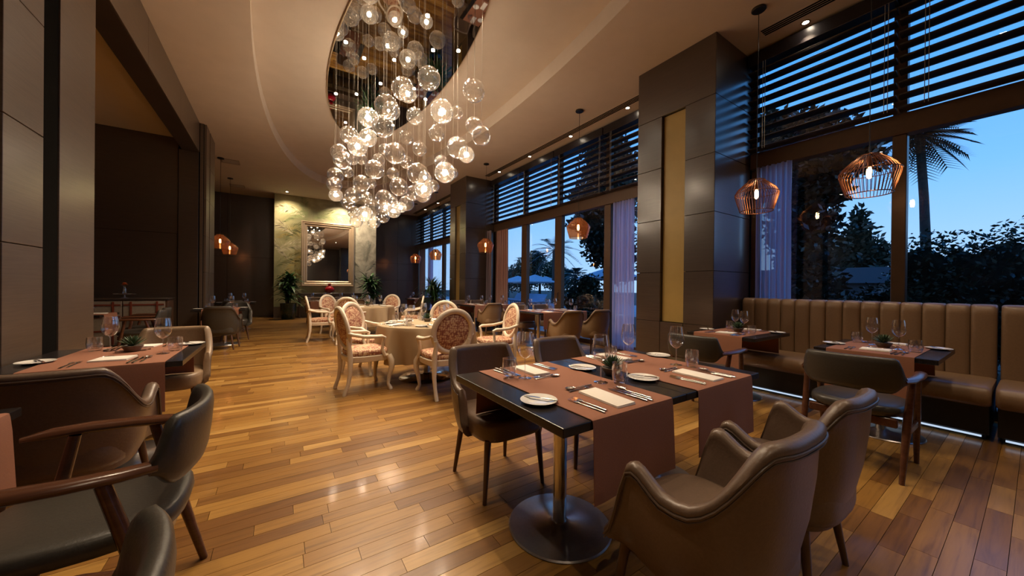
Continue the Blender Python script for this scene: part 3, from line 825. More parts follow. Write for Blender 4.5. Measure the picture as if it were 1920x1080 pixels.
# ---- tableware
def wine_parts(split=True):
    foot = MB().lathe([(.001, .0015), (.037, .0), (.0375, .0018), (.02, .0045), (.006, .010), (.004, .018)], 24)
    stem = MB().lathe([(.004, .018), (.0034, .06), (.0034, .098), (.0055, .112)], 10)
    bowl = MB().lathe([(.0055, .112), (.020, .119), (.036, .136), (.0460, .158), (.0485, .178), (.0460, .206), (.0410, .240), (.0375, .260), (.0367, .260), (.0398, .240), (.0448, .206)], 28)
    if split: return [('bowl', mesh('bowl', bowl, M['wineglass'])), ('stem', mesh('stem', stem, M['wineglass'])), ('foot', mesh('foot', foot, M['wineglass']))]
    a = MB(); [a.add(q.v, q.f) for q in (foot, stem, bowl)]
    return [(None, mesh('wine_glass', a, M['wineglass']))]
WINE = wine_parts(); WINE_S = wine_parts(False)
def tumbler(h, r):
    p = [(.001, .003), (r*.72, .0), (r*.80, .006), (r*.97, h*.35), (r*1.0, h*.55), (r*.93, h), (r*.905, h), (r*.965, h*.55), (r*.90, h*.3), (r*.6, .016), (.001, .014)]
    return [(None, mesh('tumbler', MB().lathe(p, 28), M['wineglass']))]
TALL = tumbler(.112, .041); SQUAT = tumbler(.102, .046)
PLATE = [(None, mesh('side_plate', MB().lathe([(.001, .006), (.045, .006), (.052, .008), (.083, .0155), (.0845, .0145), (.055, .002), (.045, .0), (.001, .0)], 40), M['plate']))]
def napkin(w=.115, L=.255):
    mb = MB()
    for k, (dz, s_) in enumerate(((0, 1), (.0034, .99), (.0068, .98))):
        mb.rbox(-w/2*s_, w/2*s_, -L/2*s_, L/2*s_, dz, dz+.0034, .0016, 2)
    for v in range(len(mb.v)):
        x, y, z = mb.v[v]; mb.v[v] = (x+.004*math.sin(y*14), y, z*(1+.16*math.sin(y*11+1)+.1*math.sin(x*30))) if z > .002 else (x+.004*math.sin(y*14), y, z)
    return [(None, mesh('napkin', mb, M['napkin'], True, 40))]
NAP = napkin(); NAP_SQ = napkin(.185, .145)
def cutlery(kind, L):
    mb = MB()
    hw = .0055
    # handle along -y .. +y with the head at +y
    if kind == 'fork':
        mb.tube([(0, -L/2, .004), (0, -L*.3, .0045), (0, 0, .004), (0, L*.16, .0038), (0, L*.22, .0055)], [.0062, .0058, .0038, .0032, .004], 8, (1, .45))
        mb.rbox(-.0105, .0105, L*.21, L*.31, .0042, .0062, .0009, 1)
        for k in range(4):
            x = -.0088+k*.00585; mb.box(x-.0014, x+.0014, L*.305, L*.5, .0042, .006)
    elif kind == 'knife':
        mb.tube([(0, -L/2, .005), (0, -L*.35, .0055), (0, -L*.06, .005), (0, 0, .0045)], [.0065, .0068, .0052, .0042], 8, (1, .6))
        out = [(-.004, 0), (.0075, .004), (.0095, L*.25), (.007, L*.40), (-.001, L*.5), (-.004, L*.47)]
        mb.loft([[(x, y, .0035) for x, y in out], [(x, y, .0056) for x, y in out]])
    else:
        mb.tube([(0, -L/2, .004), (0, -L*.3, .0045), (0, 0, .004), (0, L*.17, .004), (0, L*.24, .0065)], [.0062, .0058, .0038, .003, .004], 8, (1, .45))
        rings = []
        for k, z in ((1, .0082), (.8, .0035), (.45, .0012), (.05, .0005)):
            rings.append([(.019*k*math.cos(2*PI*j/16), L*.36+.030*k*math.sin(2*PI*j/16), z) for j in range(16)])
        rings2 = [[(x, y, z+.0012) for x, y, z in r] for r in rings]
        mb.loft(rings[::-1]+rings2, True, True, True)
    return [(None, mesh(kind, mb, M['cutlery'], True, 50))]
FORK = cutlery('fork', .205); KNIFE = cutlery('knife', .232); SPOON = cutlery('spoon', .205); BUTTER = cutlery('knife', .165); DFORK = cutlery('fork', .17); DSPOON = cutlery('spoon', .17)

def succulent(seed, small=False):
    rnd = random.Random(seed)
    bowl = MB().lathe([(.001, 0), (.034, 0), (.040, .004), (.056, .034), (.060, .045), (.056, .046), (.050, .040), (.001, .038)], 28)
    soil = MB().lathe([(.001, .041), (.03, .042), (.05, .041), (.05, .038), (.001, .037)], 20)
    lv = MB()
    for k in range(34):
        a = k*2.4; t = k/33; L = lerp(.095, .055, t); el = lerp(.28, 1.35, t)+rnd.uniform(-.1, .1)
        d = Vector((math.cos(a)*math.cos(el), math.sin(a)*math.cos(el), math.sin(el)))
        s_ = Vector((-math.sin(a), math.cos(a), 0)); b0 = Vector((0, 0, .042+.012*t))
        p = [b0+d*L*q+Vector((0, 0, .012*q*q)) for q in (0, .35, .7, 1)]
        lv.tube(p, [.006, .0095, .0065, .0006], 5, (1, .5))
    return [('bowl', mesh('bowl', bowl, M['terracotta']), [('soil', mesh('soil', soil, M['bark']))]), ('leaves', mesh('leaves', lv, M['succulent']))]
SUCC = succulent(1)

def setting(tab, seat, ox, oy, ang, full=True, tall=True, edge_plate=True, wine=(.16, .36), tumb=(.235, .285), jitter=0, z=.7545, plate_u=-.325, nap_rot=0, nap=None, nap_v=.155, plate_v=.285):
    """ang: direction the diner looks, 0 = +y. (ox, oy): table edge in front of the diner"""
    rnd = random.Random(hash((round(ox, 2), round(oy, 2))) % 1000 if False else int(abs(ox*131+oy*977)))
    ca, sa = math.cos(ang), math.sin(ang)
    def P(u, v, zz=z): return (ox+u*ca-v*sa, oy+u*sa+v*ca, zz)
    j = lambda s=.012: rnd.uniform(-s, s)
    at = 'at the %s setting of the %s' % (seat, tab)
    W = WINE if full else WINE_S
    spawn(W, 'wine_glass', P(wine[0]+j(), wine[1]+j()), 0, 'stemmed wine glass '+at, 'wine glass', 'wine glasses on the tables')
    spawn(TALL if tall else SQUAT, 'tumbler', P(tumb[0]+j(), tumb[1]+j()), 0, 'clear water tumbler '+at, 'tumbler', 'water tumblers on the tables')
    spawn(nap or NAP, 'napkin', P(0+j(.008), nap_v+j(.01)), ang+nap_rot+j(.05), 'folded white napkin '+at, 'napkin', 'folded napkins on the tables')
    pz = z if not edge_plate else .7505
    spawn(PLATE, 'side_plate', P(plate_u, plate_v, pz), 0, 'white side plate '+at, 'plate', 'side plates on the tables')
    if not full: return
    spawn(BUTTER, 'butter_knife', P(plate_u+.012, plate_v+.003, pz+.0115), ang+.55, 'butter knife on the plate '+at, 'knife', 'butter knives on the side plates')
    for k, u in enumerate((-.165, -.138)):
        spawn(FORK, 'fork', P(u, .125+.012*k), ang+.04+j(.02), ('outer' if k == 0 else 'inner')+' dinner fork '+at, 'fork', 'dinner forks on the tables')
    for k, u in enumerate((.118, .145)):
        spawn(KNIFE, 'knife', P(u, .135-.008*k), ang+j(.03), ('inner' if k == 0 else 'outer')+' dinner knife '+at, 'knife', 'dinner knives on the tables')
    spawn(SPOON, 'spoon', P(.175, .140), ang+j(.03), 'soup spoon '+at, 'spoon', 'soup spoons on the tables')
    spawn(DFORK, 'dessert_fork', P(-.005, .318), ang-PI/2+j(.04), 'dessert fork '+at, 'fork', 'dessert forks on the tables')
    spawn(DSPOON, 'dessert_spoon', P(.01, .345), ang+PI/2+j(.04), 'dessert spoon '+at, 'spoon', 'dessert spoons on the tables')

def chair(proto, x, y, deg, label, name, group):
    return spawn(proto, name, (x, y, 0), math.radians(deg), label, 'chair', group)

# ================================================================== TABLES AND CHAIRS
G_TUB = 'tub armchairs'; G_SIDE = 'wrap-back side chairs'; G_WA = 'wooden armchairs with dark leather'; G_L = 'ivory oval-back armchairs'
# foreground double table
T_A = table_proto(.813, .935, -.02, -.02); T_B = table_proto(.813, .935, 0, 0)
MX0, MY0, MY1 = .876, .965, 1.90
MYC = (MY0+MY1)/2
spawn(T_A, 'pedestal_table', (MX0+.4065, MYC, 0), 0, 'black pedestal table in the foreground, left half with the steel base showing', 'table')
spawn(T_B, 'pedestal_table', (MX0+.4065+.815, MYC, 0), 0, 'black pedestal table in the foreground, right half beside the two armchairs', 'table')
RUN_L = runner_mesh(.4675, .535, .325, seed=1); RUN_R = runner_mesh(.4675, .60, .335, seed=2)
tag(obj('table_runner', RUN_L, None, (1.292, MYC, 0)), 'terracotta table runner on the left half of the foreground table', 'table runner')
tag(obj('table_runner', RUN_R, None, (2.085, MYC, 0)), 'terracotta table runner on the right half of the foreground table', 'table runner')
FT = 'foreground table'
setting(FT, 'near left', 1.285, MY0, 0, wine=(.19, .36), tumb=(.255, .295), plate_u=-.30)
setting(FT, 'near right', 2.075, MY0, 0, wine=(.16, .39), tumb=(.215, .30), plate_u=-.335)
setting(FT, 'far left', 1.29, MY1, PI, wine=(.12, .285), tumb=(.20, .25), plate_u=-.335)
setting(FT, 'far right', 2.085, MY1, PI, wine=(.02, .17+.12), tumb=(.15, .25), plate_u=-.345)
spawn(SUCC, 'potted_succulent', (1.668, 1.415, .7505), 0, 'spiky succulent in a stone bowl at the centre of the foreground table', 'plant', 'table succulents')
chair(TUB, 1.305, .665, -1, 'brown leather tub armchair nearest the camera at the foreground table', 'tub_armchair', G_TUB)
chair(TUB, 1.985, .675, -1, 'brown leather tub armchair at the near right of the foreground table', 'tub_armchair', G_TUB)
chair(SIDE, 1.225, 2.015, 180, 'taupe leather side chair at the far left of the foreground table', 'side_chair', G_SIDE)
chair(SIDE, 1.955, 2.03, 181, 'taupe leather side chair at the far right of the foreground table', 'side_chair', G_SIDE)

# banquette tables by the window
T_Q = table_proto(.94, .74, -.06, 0)
for nm, cx, cyy, tabl, lab in (('r1', 4.60, .785, 'near banquette table', 'black pedestal table before the banquette, nearest the camera at the right'),
                               ('r2', 4.66, 2.03, 'pillar-side banquette table', 'black pedestal table before the banquette, beside the near dark pillar')):
    spawn(T_Q, 'pedestal_table', (cx, cyy, 0), 0, lab, 'table')
    o = tag(obj('table_runner', runner_mesh(.47, .53, .265, seed=3, drop2=.345), None, (cx, cyy+.015, 0), PI/2), 'terracotta table runner on the '+tabl, 'table runner')
    setting(tabl, 'chair-side', cx-.47, cyy, -PI/2, tall=False, wine=(.10, .42), tumb=(.20, .37), plate_u=-.315, plate_v=.36, nap_rot=.15, nap=NAP_SQ, nap_v=.19)
    setting(tabl, 'bench-side', cx+.47, cyy, PI/2, tall=False, wine=(.10, .34), tumb=(.215, .24), plate_u=-.29, plate_v=.15, nap_rot=.15, nap=NAP_SQ, nap_v=.10)
    spawn(SUCC, 'potted_succulent', (cx+.0, cyy+.0, .7545), 1.0, 'spiky succulent in a stone bowl on the '+tabl, 'plant', 'table succulents')
chair(WOODARM, 3.68, .755, -90, 'wooden armchair with dark leather at the banquette table nearest the camera', 'wood_armchair', G_WA)
chair(WOODARM, 3.66, 1.90, -90, 'wooden armchair with dark leather at the banquette table beside the pillar', 'wood_armchair', G_WA)

# left wall table
T_L = table_proto(.87, .94, .1, 0)
spawn(T_L, 'pedestal_table', (-.965, 3.67, 0), 0, 'black pedestal table against the panelled left wall pier', 'table')
tag(obj('table_runner', runner_mesh(.47, .62, .325, seed=5), None, (-.925, 3.67, 0)), 'terracotta table runner on the table against the left wall pier', 'table runner')
LT = 'left wall table'
setting(LT, 'near', -.915, 3.20, 0, tall=False, wine=(.215, .345), tumb=(.255, .47), plate_u=-.36, plate_v=.33, nap_rot=-.12, nap=NAP_SQ, nap_v=.24)
setting(LT, 'far', -.905, 4.14, PI, tall=False, wine=(.145, .265), tumb=(.235, .20), plate_u=-.30, plate_v=.14, nap_rot=-.12, nap=NAP_SQ, nap_v=.11)
spawn(SUCC, 'potted_succulent', (-.905, 3.78, .7545), 2.0, 'spiky succulent in a stone bowl on the left wall table', 'plant', 'table succulents')
chair(TUB, -.90, 2.86, 0, 'plum brown tub armchair seen from behind at the left wall table', 'tub_armchair', G_TUB)
chair(SIDE_TAN, -.80, 4.36, 180, 'tan leather side chair on the far side of the left wall table', 'side_chair', G_SIDE)

# nearest left corner: wooden armchairs and a table edge
T_C = table_proto(.86, .84, -.1, 0)
spawn(T_C, 'pedestal_table', (-1.31, 1.92, 0), 0, 'black pedestal table at the left edge of the picture', 'table')
tag(obj('table_runner', runner_mesh(.43, .60, .325, seed=7), None, (-1.31, 1.945, 0), PI/2), 'terracotta table runner at the left edge of the picture', 'table runner')
chair(WOODARM_P, -.545, 1.87, 90, 'wooden armchair with dark leather seat in the left foreground', 'wood_armchair', G_WA)
chair(WOODARM_P, -.47, .77, 90, 'dark leather chair back at the bottom left corner', 'wood_armchair', G_WA)

# tables by the garden doors
T_D = table_proto(.70, .94, 0, 0)
for nm, x0, y0, tabl, lab in (('t2', 4.34, 5.52, 'nearer table at the garden doors', 'nearer black table at the garden doors'), ('t3', 4.36, 8.50, 'farther table at the garden doors', 'farther black table at the garden doors'), ('t4', 4.34, 13.5, 'table in the farthest window bay', 'black table in the farthest window bay')):
    spawn(T_D, 'pedestal_table', (x0+.35, y0+.47, 0), 0, lab+', left half', 'table'); spawn(T_D, 'pedestal_table', (x0+1.052, y0+.47, 0), 0, lab+', right half at the window', 'table')
    for k, xx in enumerate((x0+.36, x0+1.06)):
        sd = ('left', 'right')[k]
        tag(obj('table_runner', runner_mesh(.47, .52, .33, seed=9+k), None, (xx, y0+.47, 0)), 'terracotta runner on the %s half of the %s' % (sd, tabl), 'table runner')
        setting(tabl, 'near '+sd, xx, y0, 0, full=False, edge_plate=False, plate_u=-.17, wine=(.14, .36), tumb=(.2, .28))
        setting(tabl, 'far '+sd, xx, y0+.94, PI, full=False, edge_plate=False, plate_u=-.17, wine=(.12, .3), tumb=(.2, .25))
chair(TUB_TAN, 4.55, 4.98, -8, 'tan tub armchair at the near left of the nearer garden-door table', 'tub_armchair', G_TUB)
chair(TUB_TAN, 5.27, 4.96, -6, 'tan tub armchair at the near right of the nearer garden-door table', 'tub_armchair', G_TUB)
chair(SIDE, 4.72, 6.62, 180, 'side chair at the far left of the nearer garden-door table', 'side_chair', G_SIDE)
chair(SIDE, 5.42, 6.64, 180, 'side chair at the far right of the nearer garden-door table', 'side_chair', G_SIDE)
chair(TUB_TAN, 4.72, 8.12, -5, 'tan tub armchair at the near left of the farther garden-door table', 'tub_armchair', G_TUB)
chair(TUB_TAN, 5.45, 8.10, -5, 'tan tub armchair at the near right of the farther garden-door table', 'tub_armchair', G_TUB)
chair(SIDE, 4.55, 9.56, 180, 'side chair at the far left of the farther garden-door table', 'side_chair', G_SIDE)
chair(SIDE, 5.20, 9.56, 180, 'side chair at the far right of the farther garden-door table', 'side_chair', G_SIDE)
chair(TUB, 4.62, 13.12, 0, 'tub armchair at the table in the farthest window bay', 'tub_armchair', G_TUB)

# round tables
def round_table(cx, cyy, r, tabl, lab, seats, full):
    cl = MB(); n = 160
    prof = [(.0, .754), (.5, .754), (.96, .754), (.993, .752), (1.0, .742), (1.004, .70), (1.012, .60), (1.02, .45), (1.03, .30)]
    rings = []
    for k, z in prof:
        dr = max(0, (.74-z)/.44); ring = []
        for j in range(n):
            a = 2*PI*j/n
            f = 1+dr*(.095*math.sin(a*9+1.2*math.sin(a*2))+.04*math.sin(a*19+2)) - .05*dr
            ring.append((r*max(k, .002)*f*math.cos(a), r*max(k, .002)*f*math.sin(a), z-(.02*dr*math.sin(a*7))))
        rings.append(ring)
    cl.loft(rings, True, False, False)
    top = MB().lathe([(.001, .715), (r-.012, .715), (r-.012, .750), (.001, .750)], 48)
    colm = MB().lathe([(.042, .025), (.042, .715)], 24)
    base = MB().lathe([(.001, 0), (.37, 0), (.375, .006), (.36, .014), (.2, .03), (.07, .045), (.042, .06)], 56)
    spawn([('tabletop', mesh('tabletop', top, M['tabletop'])), ('column', mesh('column', colm, M['chrome'])), ('base_disc', mesh('base_disc', base, M['chrome']))], 'round_table', (cx, cyy, 0), 0, lab, 'table', 'round dining tables')
    tag(obj('tablecloth', mesh('tablecloth', cl, M['cloth'], True, 70), None, (cx, cyy, 0)), 'beige tablecloth draped over the '+tabl, 'tablecloth')
    for nm, deg in seats:
        a = math.radians(deg)
        setting(tabl, nm, cx+r*math.cos(a)*.95, cyy+r*math.sin(a)*.95, a+PI/2, full=full, edge_plate=False, z=.7555, plate_u=-.195, plate_v=.18, wine=(.125, .33), tumb=(.215, .245), nap_rot=.4)
    spawn(SUCC, 'potted_succulent', (cx+.06, cyy+.16, .7555), 0.5, 'small succulent at the centre of the '+tabl, 'plant', 'table succulents')
round_table(1.75, 4.76, .66, 'nearer round table', 'nearer round table under a beige cloth with a chrome base', [('left', 190), ('front', 265), ('right', 350), ('rear right', 55), ('rear left', 128)], True)
round_table(1.85, 9.35, .66, 'farther round table', 'farther round table under a beige cloth', [('left', 190), ('front', 245), ('right', 335), ('rear right', 50), ('rear left', 122)], False)
NR = 'ivory oval-back armchair %s of the nearer round table'
chair(LOUIS, .905, 4.62, -83, NR % 'at the left', 'oval_back_armchair', G_L)
chair(LOUIS, 1.665, 3.955, -1, NR % 'with its back to the camera in front', 'oval_back_armchair', G_L)
chair(LOUIS, 2.70, 4.50, 82, NR % 'at the right', 'oval_back_armchair', G_L)
chair(LOUIS, 2.29, 5.57, 146, NR % 'at the rear right', 'oval_back_armchair', G_L)
chair(LOUIS, 1.12, 5.52, -138, NR % 'at the rear left', 'oval_back_armchair', G_L)
FR = 'ivory oval-back armchair %s of the farther round table'
chair(LOUIS, .83, 9.08, -90, FR % 'in profile at the left', 'oval_back_armchair', G_L)
chair(LOUIS, 1.34, 8.42, -24, FR % 'with its back to the camera in front', 'oval_back_armchair', G_L)
chair(LOUIS, 2.82, 8.85, 70, FR % 'in profile at the right', 'oval_back_armchair', G_L)
chair(LOUIS, 2.58, 10.2, 140, FR % 'at the rear right', 'oval_back_armchair', G_L)
chair(LOUIS, 1.25, 10.2, -148, FR % 'at the rear left', 'oval_back_armchair', G_L)

# table before the mural
T_M = table_proto(1.62, .90, 0, 0)
spawn(T_M, 'pedestal_table', (1.50, 12.75, 0), 0, 'black table before the mural and mirror', 'table')
for k, xx in enumerate((1.08, 1.92)):
    sd = ('left', 'right')[k]
    tag(obj('table_runner', runner_mesh(.45, .5, .33, seed=15+k), None, (xx, 12.75, 0)), 'terracotta runner on the %s half of the table before the mural' % sd, 'table runner')
    setting('table before the mural', 'near '+sd, xx, 12.30, 0, full=False, edge_plate=False, plate_u=-.17)
    setting('table before the mural', 'far '+sd, xx, 13.20, PI, full=False, edge_plate=False, plate_u=-.17)
chair(TUB_TAN, 1.34, 11.86, 0, 'tan tub armchair at the near left of the table before the mural', 'tub_armchair', G_TUB)
chair(TUB_TAN, 2.02, 11.88, 0, 'tan tub armchair at the near right of the table before the mural', 'tub_armchair', G_TUB)
chair(SIDE_TAN, 1.02, 13.42, 180, 'tan side chair at the far left of the table before the mural', 'side_chair', G_SIDE)
chair(SIDE_TAN, 1.9, 13.42, 180, 'tan side chair at the far right of the table before the mural', 'side_chair', G_SIDE)

# tables at the far left
T_S = table_proto(.86, .78, .05, 0)
for x, y, tabl, lab in ((-.975, 9.50, 'table beside the far left pier', 'black pedestal table beside the far left pier'), (-.95, 12.45, 'table under the nearer left pendant', 'black pedestal table under the nearer left pendant')):
    spawn(T_S, 'pedestal_table', (x, y, 0), 0, lab, 'table')
    tag(obj('table_runner', runner_mesh(.39, .58, .33, seed=21), None, (x+.02, y, 0)), 'terracotta runner on the '+tabl, 'table runner')
    setting(tabl, 'near', x, y-.39, 0, full=False, tall=False, plate_u=-.36)
    setting(tabl, 'far', x, y+.39, PI, full=False, tall=False, plate_u=-.36)
chair(TUB_DARK, -.90, 8.80, -4, 'dark grey tub armchair with its back to the camera at the far left pier', 'tub_armchair', G_TUB)
chair(TUB_DARK, -.79, 10.24, 180, 'dark grey tub armchair behind the table at the far left pier', 'tub_armchair', G_TUB)
chair(TUB_DARK, -.95, 11.77, 0, 'dark grey tub armchair at the near side of the table under the left pendant', 'tub_armchair', G_TUB)

# alcove: table, chairs, sideboard
T_V = table_proto(.86, .84, 0, 0)
spawn(T_V, 'pedestal_table', (-2.76, 8.62, 0), 0, 'black pedestal table inside the dark alcove', 'table')
tag(obj('table_runner', runner_mesh(.43, .56, .33, seed=31), None, (-2.76, 8.62, 0), PI/2), 'terracotta runner on the table inside the dark alcove', 'table runner')
setting('table inside the alcove', 'right', -2.33, 8.62, PI/2, full=False, tall=False, plate_u=-.30)
chair(WOODARM_P, -1.93, 8.42, 95, 'blue grey leather chair with wooden arms in the alcove, nearer one', 'wood_armchair', G_WA)
chair(WOODARM_P, -2.0, 9.12, 92, 'blue grey leather chair with wooden arms in the alcove, beside the sideboard', 'wood_armchair', G_WA)

# ---- banquette along the window
def banquette(y0, y1, nch, label):
    r = tag(empty('banquette', (0, y0, 0)), label, 'banquette', 'leather banquettes under the window')
    L = y1-y0
    cu = MB()
    prof = [(4.97, .30), (4.945, .33), (4.935, .39), (4.95, .445), (4.99, .468), (5.10, .475), (5.40, .470), (5.66, .462), (5.66, .30)]
    rings = []
    for y, k in ((0, .0), (.012, .6), (.03, 1), (L-.03, 1), (L-.012, .6), (L, 0)):
        rings.append([(5.3+(x-5.3)*(1-.05*(1-k)), y, .385+(z-.385)*(1-.16*(1-k))) for x, z in prof])
    cu.loft(rings); obj('seat_cushion', mesh('seat_cushion', cu, M['leather_seat'], True, 50), r)
    w = L/nch
    ch = MB(); prof = [(5.60, .46), (5.585, .7), (5.585, 1.05), (5.595, 1.12), (5.63, 1.148), (5.69, 1.15), (5.735, 1.135), (5.74, 1.1), (5.74, .46)]
    rings = []
    for t, k in ((0, 0), (.02, .45), (.08, .85), (.25, 1), (.5, 1.03), (.75, 1), (.92, .85), (.98, .45), (1, 0)):
        rings.append([(x+(.024*(1-k) if x < 5.65 else 0), t*w, z-(.014*(1-k) if z > 1.1 else 0)) for x, z in prof])
    ch.loft(rings); me = mesh('back_channel', ch, M['leather_seat'], True, 60)
    for k in range(nch): obj('back_channel', me, r, (0, k*w, 0))
    obj('base', mesh('base', MB().rbox(5.02, 5.72, .01, L-.01, .052, .30, .004, 1), M['black'], False), r)
    obj('back_board', mesh('back_board', MB().rbox(5.742, 5.765, .005, L-.005, .052, 1.12, .004, 1), M['black'], False), r)
    obj('plinth', mesh('plinth', MB().box(5.10, 5.70, .03, L-.03, 0, .052), M['black'], False), r)
    obj('light_strip', mesh('light_strip', MB().box(5.015, 5.03, .05, L-.05, .030, .044), M['strip'], False), r)
banquette(.215, 2.385, 14, 'caramel leather banquette with channelled back from the pillar under the window')
banquette(-2.0, .195, 14, 'caramel leather banquette at the right edge of the picture')

# ================================================================== CHANDELIER
MCX, MCY, MA, MBB = 1.60, 6.25, .915, 3.17
def chandelier():
    r = tag(empty('bubble_chandelier', (MCX, MCY, REC-.03)), 'cascade of clear glass globes hanging from an oval mirror in the ceiling recess', 'chandelier')
    inv = Matrix.Translation((-MCX, -MCY, -(REC-.03)))
    def add(nm, mb, mat, parent=None, smooth=True):
        mb.v = [tuple(inv @ Vector(p)) for p in mb.v]
        return obj(nm, mesh(nm, mb, mat, smooth), parent or r)
    n = 80
    pl = MB(); ring = lambda k, z: [(MCX+MA*k*math.cos(2*PI*j/n), MCY+MBB*k*math.sin(2*PI*j/n), z) for j in range(n)]
    pl.loft([ring(1, REC-.001), ring(1, REC-.03)])
    add('mirror_plate', pl, M['mirror_dark'], None, False)
    rim = MB(); rim.tube([(MCX+(MA+.006)*math.cos(2*PI*j/n), MCY+(MBB+.006)*math.sin(2*PI*j/n), REC-.02) for j in range(n+1)], .012, 6, cap=False)
    add('mirror_rim', rim, M['mirror_frame'])
    rnd = random.Random(3)
    # spots in the mirror plate
    k = 0
    for i, rho in ((10, .86), (8, .52), (3, .15)):
        for j in range(i):
            a = 2*PI*(j+.3*rho)/i; x = MCX+MA*rho*math.cos(a); y = MCY+MBB*rho*math.sin(a)
            s = add('spot_lamp', MB().lathe([(.001, -.004), (.02, -.005), (.026, -.002), (.026, .008), (.001, .008)], 14, (x, y, REC-.038)), M['led'])
            light('spot_beam', 'SPOT', (x, y, REC-.055), 85, WARM2, None, .03, 118, .9, (x, y, 0)).parent = None
    # globes: (px, py, diameter px, lit) seen in the picture
    A = [(450,90,165,1),(645,35,150,0),(578,168,182,0),(845,80,145,0),(775,258,125,0),(1030,225,140,0),(885,355,125,0),(1075,40,200,1),(1200,50,112,0),(1345,160,150,0),(1405,245,165,0),(1205,345,185,0),(1280,405,140,1),(1068,470,120,0),(1100,555,180,1),(1165,560,92,0),
         (290,240,150,0),(450,262,150,1),(362,335,165,1),(205,385,140,0),(235,450,155,0),(320,440,102,0),(395,440,98,0),(678,395,180,0),(590,360,95,0),(775,470,112,0),(540,450,106,0),(505,530,160,0),(660,565,102,0),(870,565,180,0),(930,600,112,1),(395,648,140,0),(475,645,92,0),
         (175,580,135,0),(165,655,125,0),(178,745,115,1),(280,550,96,0),(710,675,155,0),(1000,670,105,0),(920,690,160,1),(910,735,150,0),(830,730,130,0),(325,745,130,0),(280,812,115,0),(440,765,96,0),(585,770,140,0),(655,795,92,0),(775,815,130,0),(490,845,125,0),(330,890,102,0),(420,905,135,1),
         (600,845,92,1),(665,880,122,1),(575,925,116,0),(350,970,106,0),(500,975,106,0),(730,850,92,1),(695,835,84,0)]
    G = [(590+x/4.5, 200+y/4.5, d/4.5, l) for x, y, d, l in A]
    B = [(1190,660,195,0),(970,750,190,0),(1010,790,150,1),(1570,765,195,0),(830,900,200,0)]
    G += [(540+x/4.5, y/4.5, d/4.5, l) for x, y, d, l in B]
    nl = 0
    for px, py, dpx, lit in G:
        d = ray(px, py)
        D = .31 if dpx > 24 else .25
        Z = F_PX*D/dpx
        best = None
        for q in range(-30, 31):           # nearest depth that lies under the mirror oval
            zz = Z*(1+q*.02); p = CAM_P+d*zz
            inside = ((p.x-MCX)/(MA-.10))**2+((p.y-MCY)/(MBB-.10))**2
            cost = abs(q)*.02+max(0, inside-1)*6
            if best is None or cost < best[0]: best = (cost, p, zz)
        _, p, zz = best
        rr = dpx*zz/F_PX/2*.97
        gb = MB().ball(p, rr, 28, 18)
        gb.lathe([(.012, rr*.985), (.010, rr+.018), (.001, rr+.02)], 10, p)
        g = add('globe', gb, M['bubble'])
        top = p+Vector((0, 0, rr+.015))
        add('cord', MB().tube([top, (p.x, p.y, REC-.03)], .0016, 5), M['cord'], g)
        if lit:
            b = MB().ball(p+Vector((0, 0, rr*.05)), .030, 14, 10)
            add('bulb', b, M['bulb_white'], g)
            light('globe_lamp', 'POINT', p+Vector((0, 0, rr*.05)), 21, WARM2, None, .035)
chandelier()

# ================================================================== PENDANTS
def pendant(x, y, label, cage=True, e=9):
    r = tag(empty('pendant_lamp', (x, y, 0)), label, 'pendant lamp', 'copper pendant lamps')
    obj('ceiling_cap', mesh('ceiling_cap', MB().lathe([(.001, CEIL-.001), (.075, CEIL-.001), (.078, CEIL-.02), (.070, CEIL-.028), (.001, CEIL-.03)], 28), M['black']), r)
    obj('cord', mesh('cord', MB().tube([(0, 0, CEIL-.03), (0, 0, 2.60)], .004, 6), M['black']), r)
    obj('socket', mesh('socket', MB().lathe([(.001, 2.605), (.018, 2.60), (.022, 2.54), (.020, 2.49), (.001, 2.487)], 16), M['copper']), r)
    obj('bulb', mesh('bulb', MB().lathe([(.001, 2.49), (.014, 2.485), (.020, 2.46), (.022, 2.42), (.015, 2.385), (.001, 2.378)], 14), M['bulb_warm']), r)
    prof = [(.085, 2.605), (.095, 2.585), (.130, 2.560), (.195, 2.495), (.226, 2.445), (.224, 2.415), (.195, 2.31), (.170, 2.225)]
    if cage:
        mb = MB()
        for k in range(44):
            a = 2*PI*k/44; mb.tube([(rr*math.cos(a), rr*math.sin(a), z) for rr, z in prof], .0032, 5)
        for rr, z, t in ((.085, 2.605, .0045), (.226, 2.445, .004), (.170, 2.225, .005)):
            mb.tube([(rr*math.cos(2*PI*j/48), rr*math.sin(2*PI*j/48), z) for j in range(49)], t, 6, cap=False)
        for k in range(3):
            a = 2*PI*k/3; mb.tube([(.018*math.cos(a), .018*math.sin(a), 2.60), (.085*math.cos(a), .085*math.sin(a), 2.605)], .004, 5)
        obj('wire_cage', mesh('wire_cage', mb, M['copper']), r)
    else:
        mb = MB().lathe([(.020, 2.61), (.075, 2.612)]+prof[1:], 40)
        for k in range(len(mb.v)):
            xx, yy, z = mb.v[k]; a = math.atan2(yy, xx); f = 1+.010*math.sin(a*20); mb.v[k] = (xx*f, yy*f, z)
        obj('glass_shade', mesh('glass_shade', mb, M['amber']), r)
    light('pendant_bulb_light', 'POINT', (x, y, 2.43), e, (1, .52, .22), None, .022)
pendant(4.865, 1.93, 'copper wire cage pendant hanging beside the near dark pillar')
pendant(4.865, .945, 'large copper wire cage pendant hanging before the window post')
pendant(4.84, 4.97, 'amber glass pendant over the nearer garden-door table', False)
pendant(4.82, 8.59, 'amber glass pendant over the farther garden-door table, before the far pillar', False)
pendant(4.785, 12.23, 'amber glass pendant in the farthest bay, nearer the far pillar', False)
pendant(4.78, 14.47, 'amber glass pendant in the farthest bay, nearer the back wall', False)
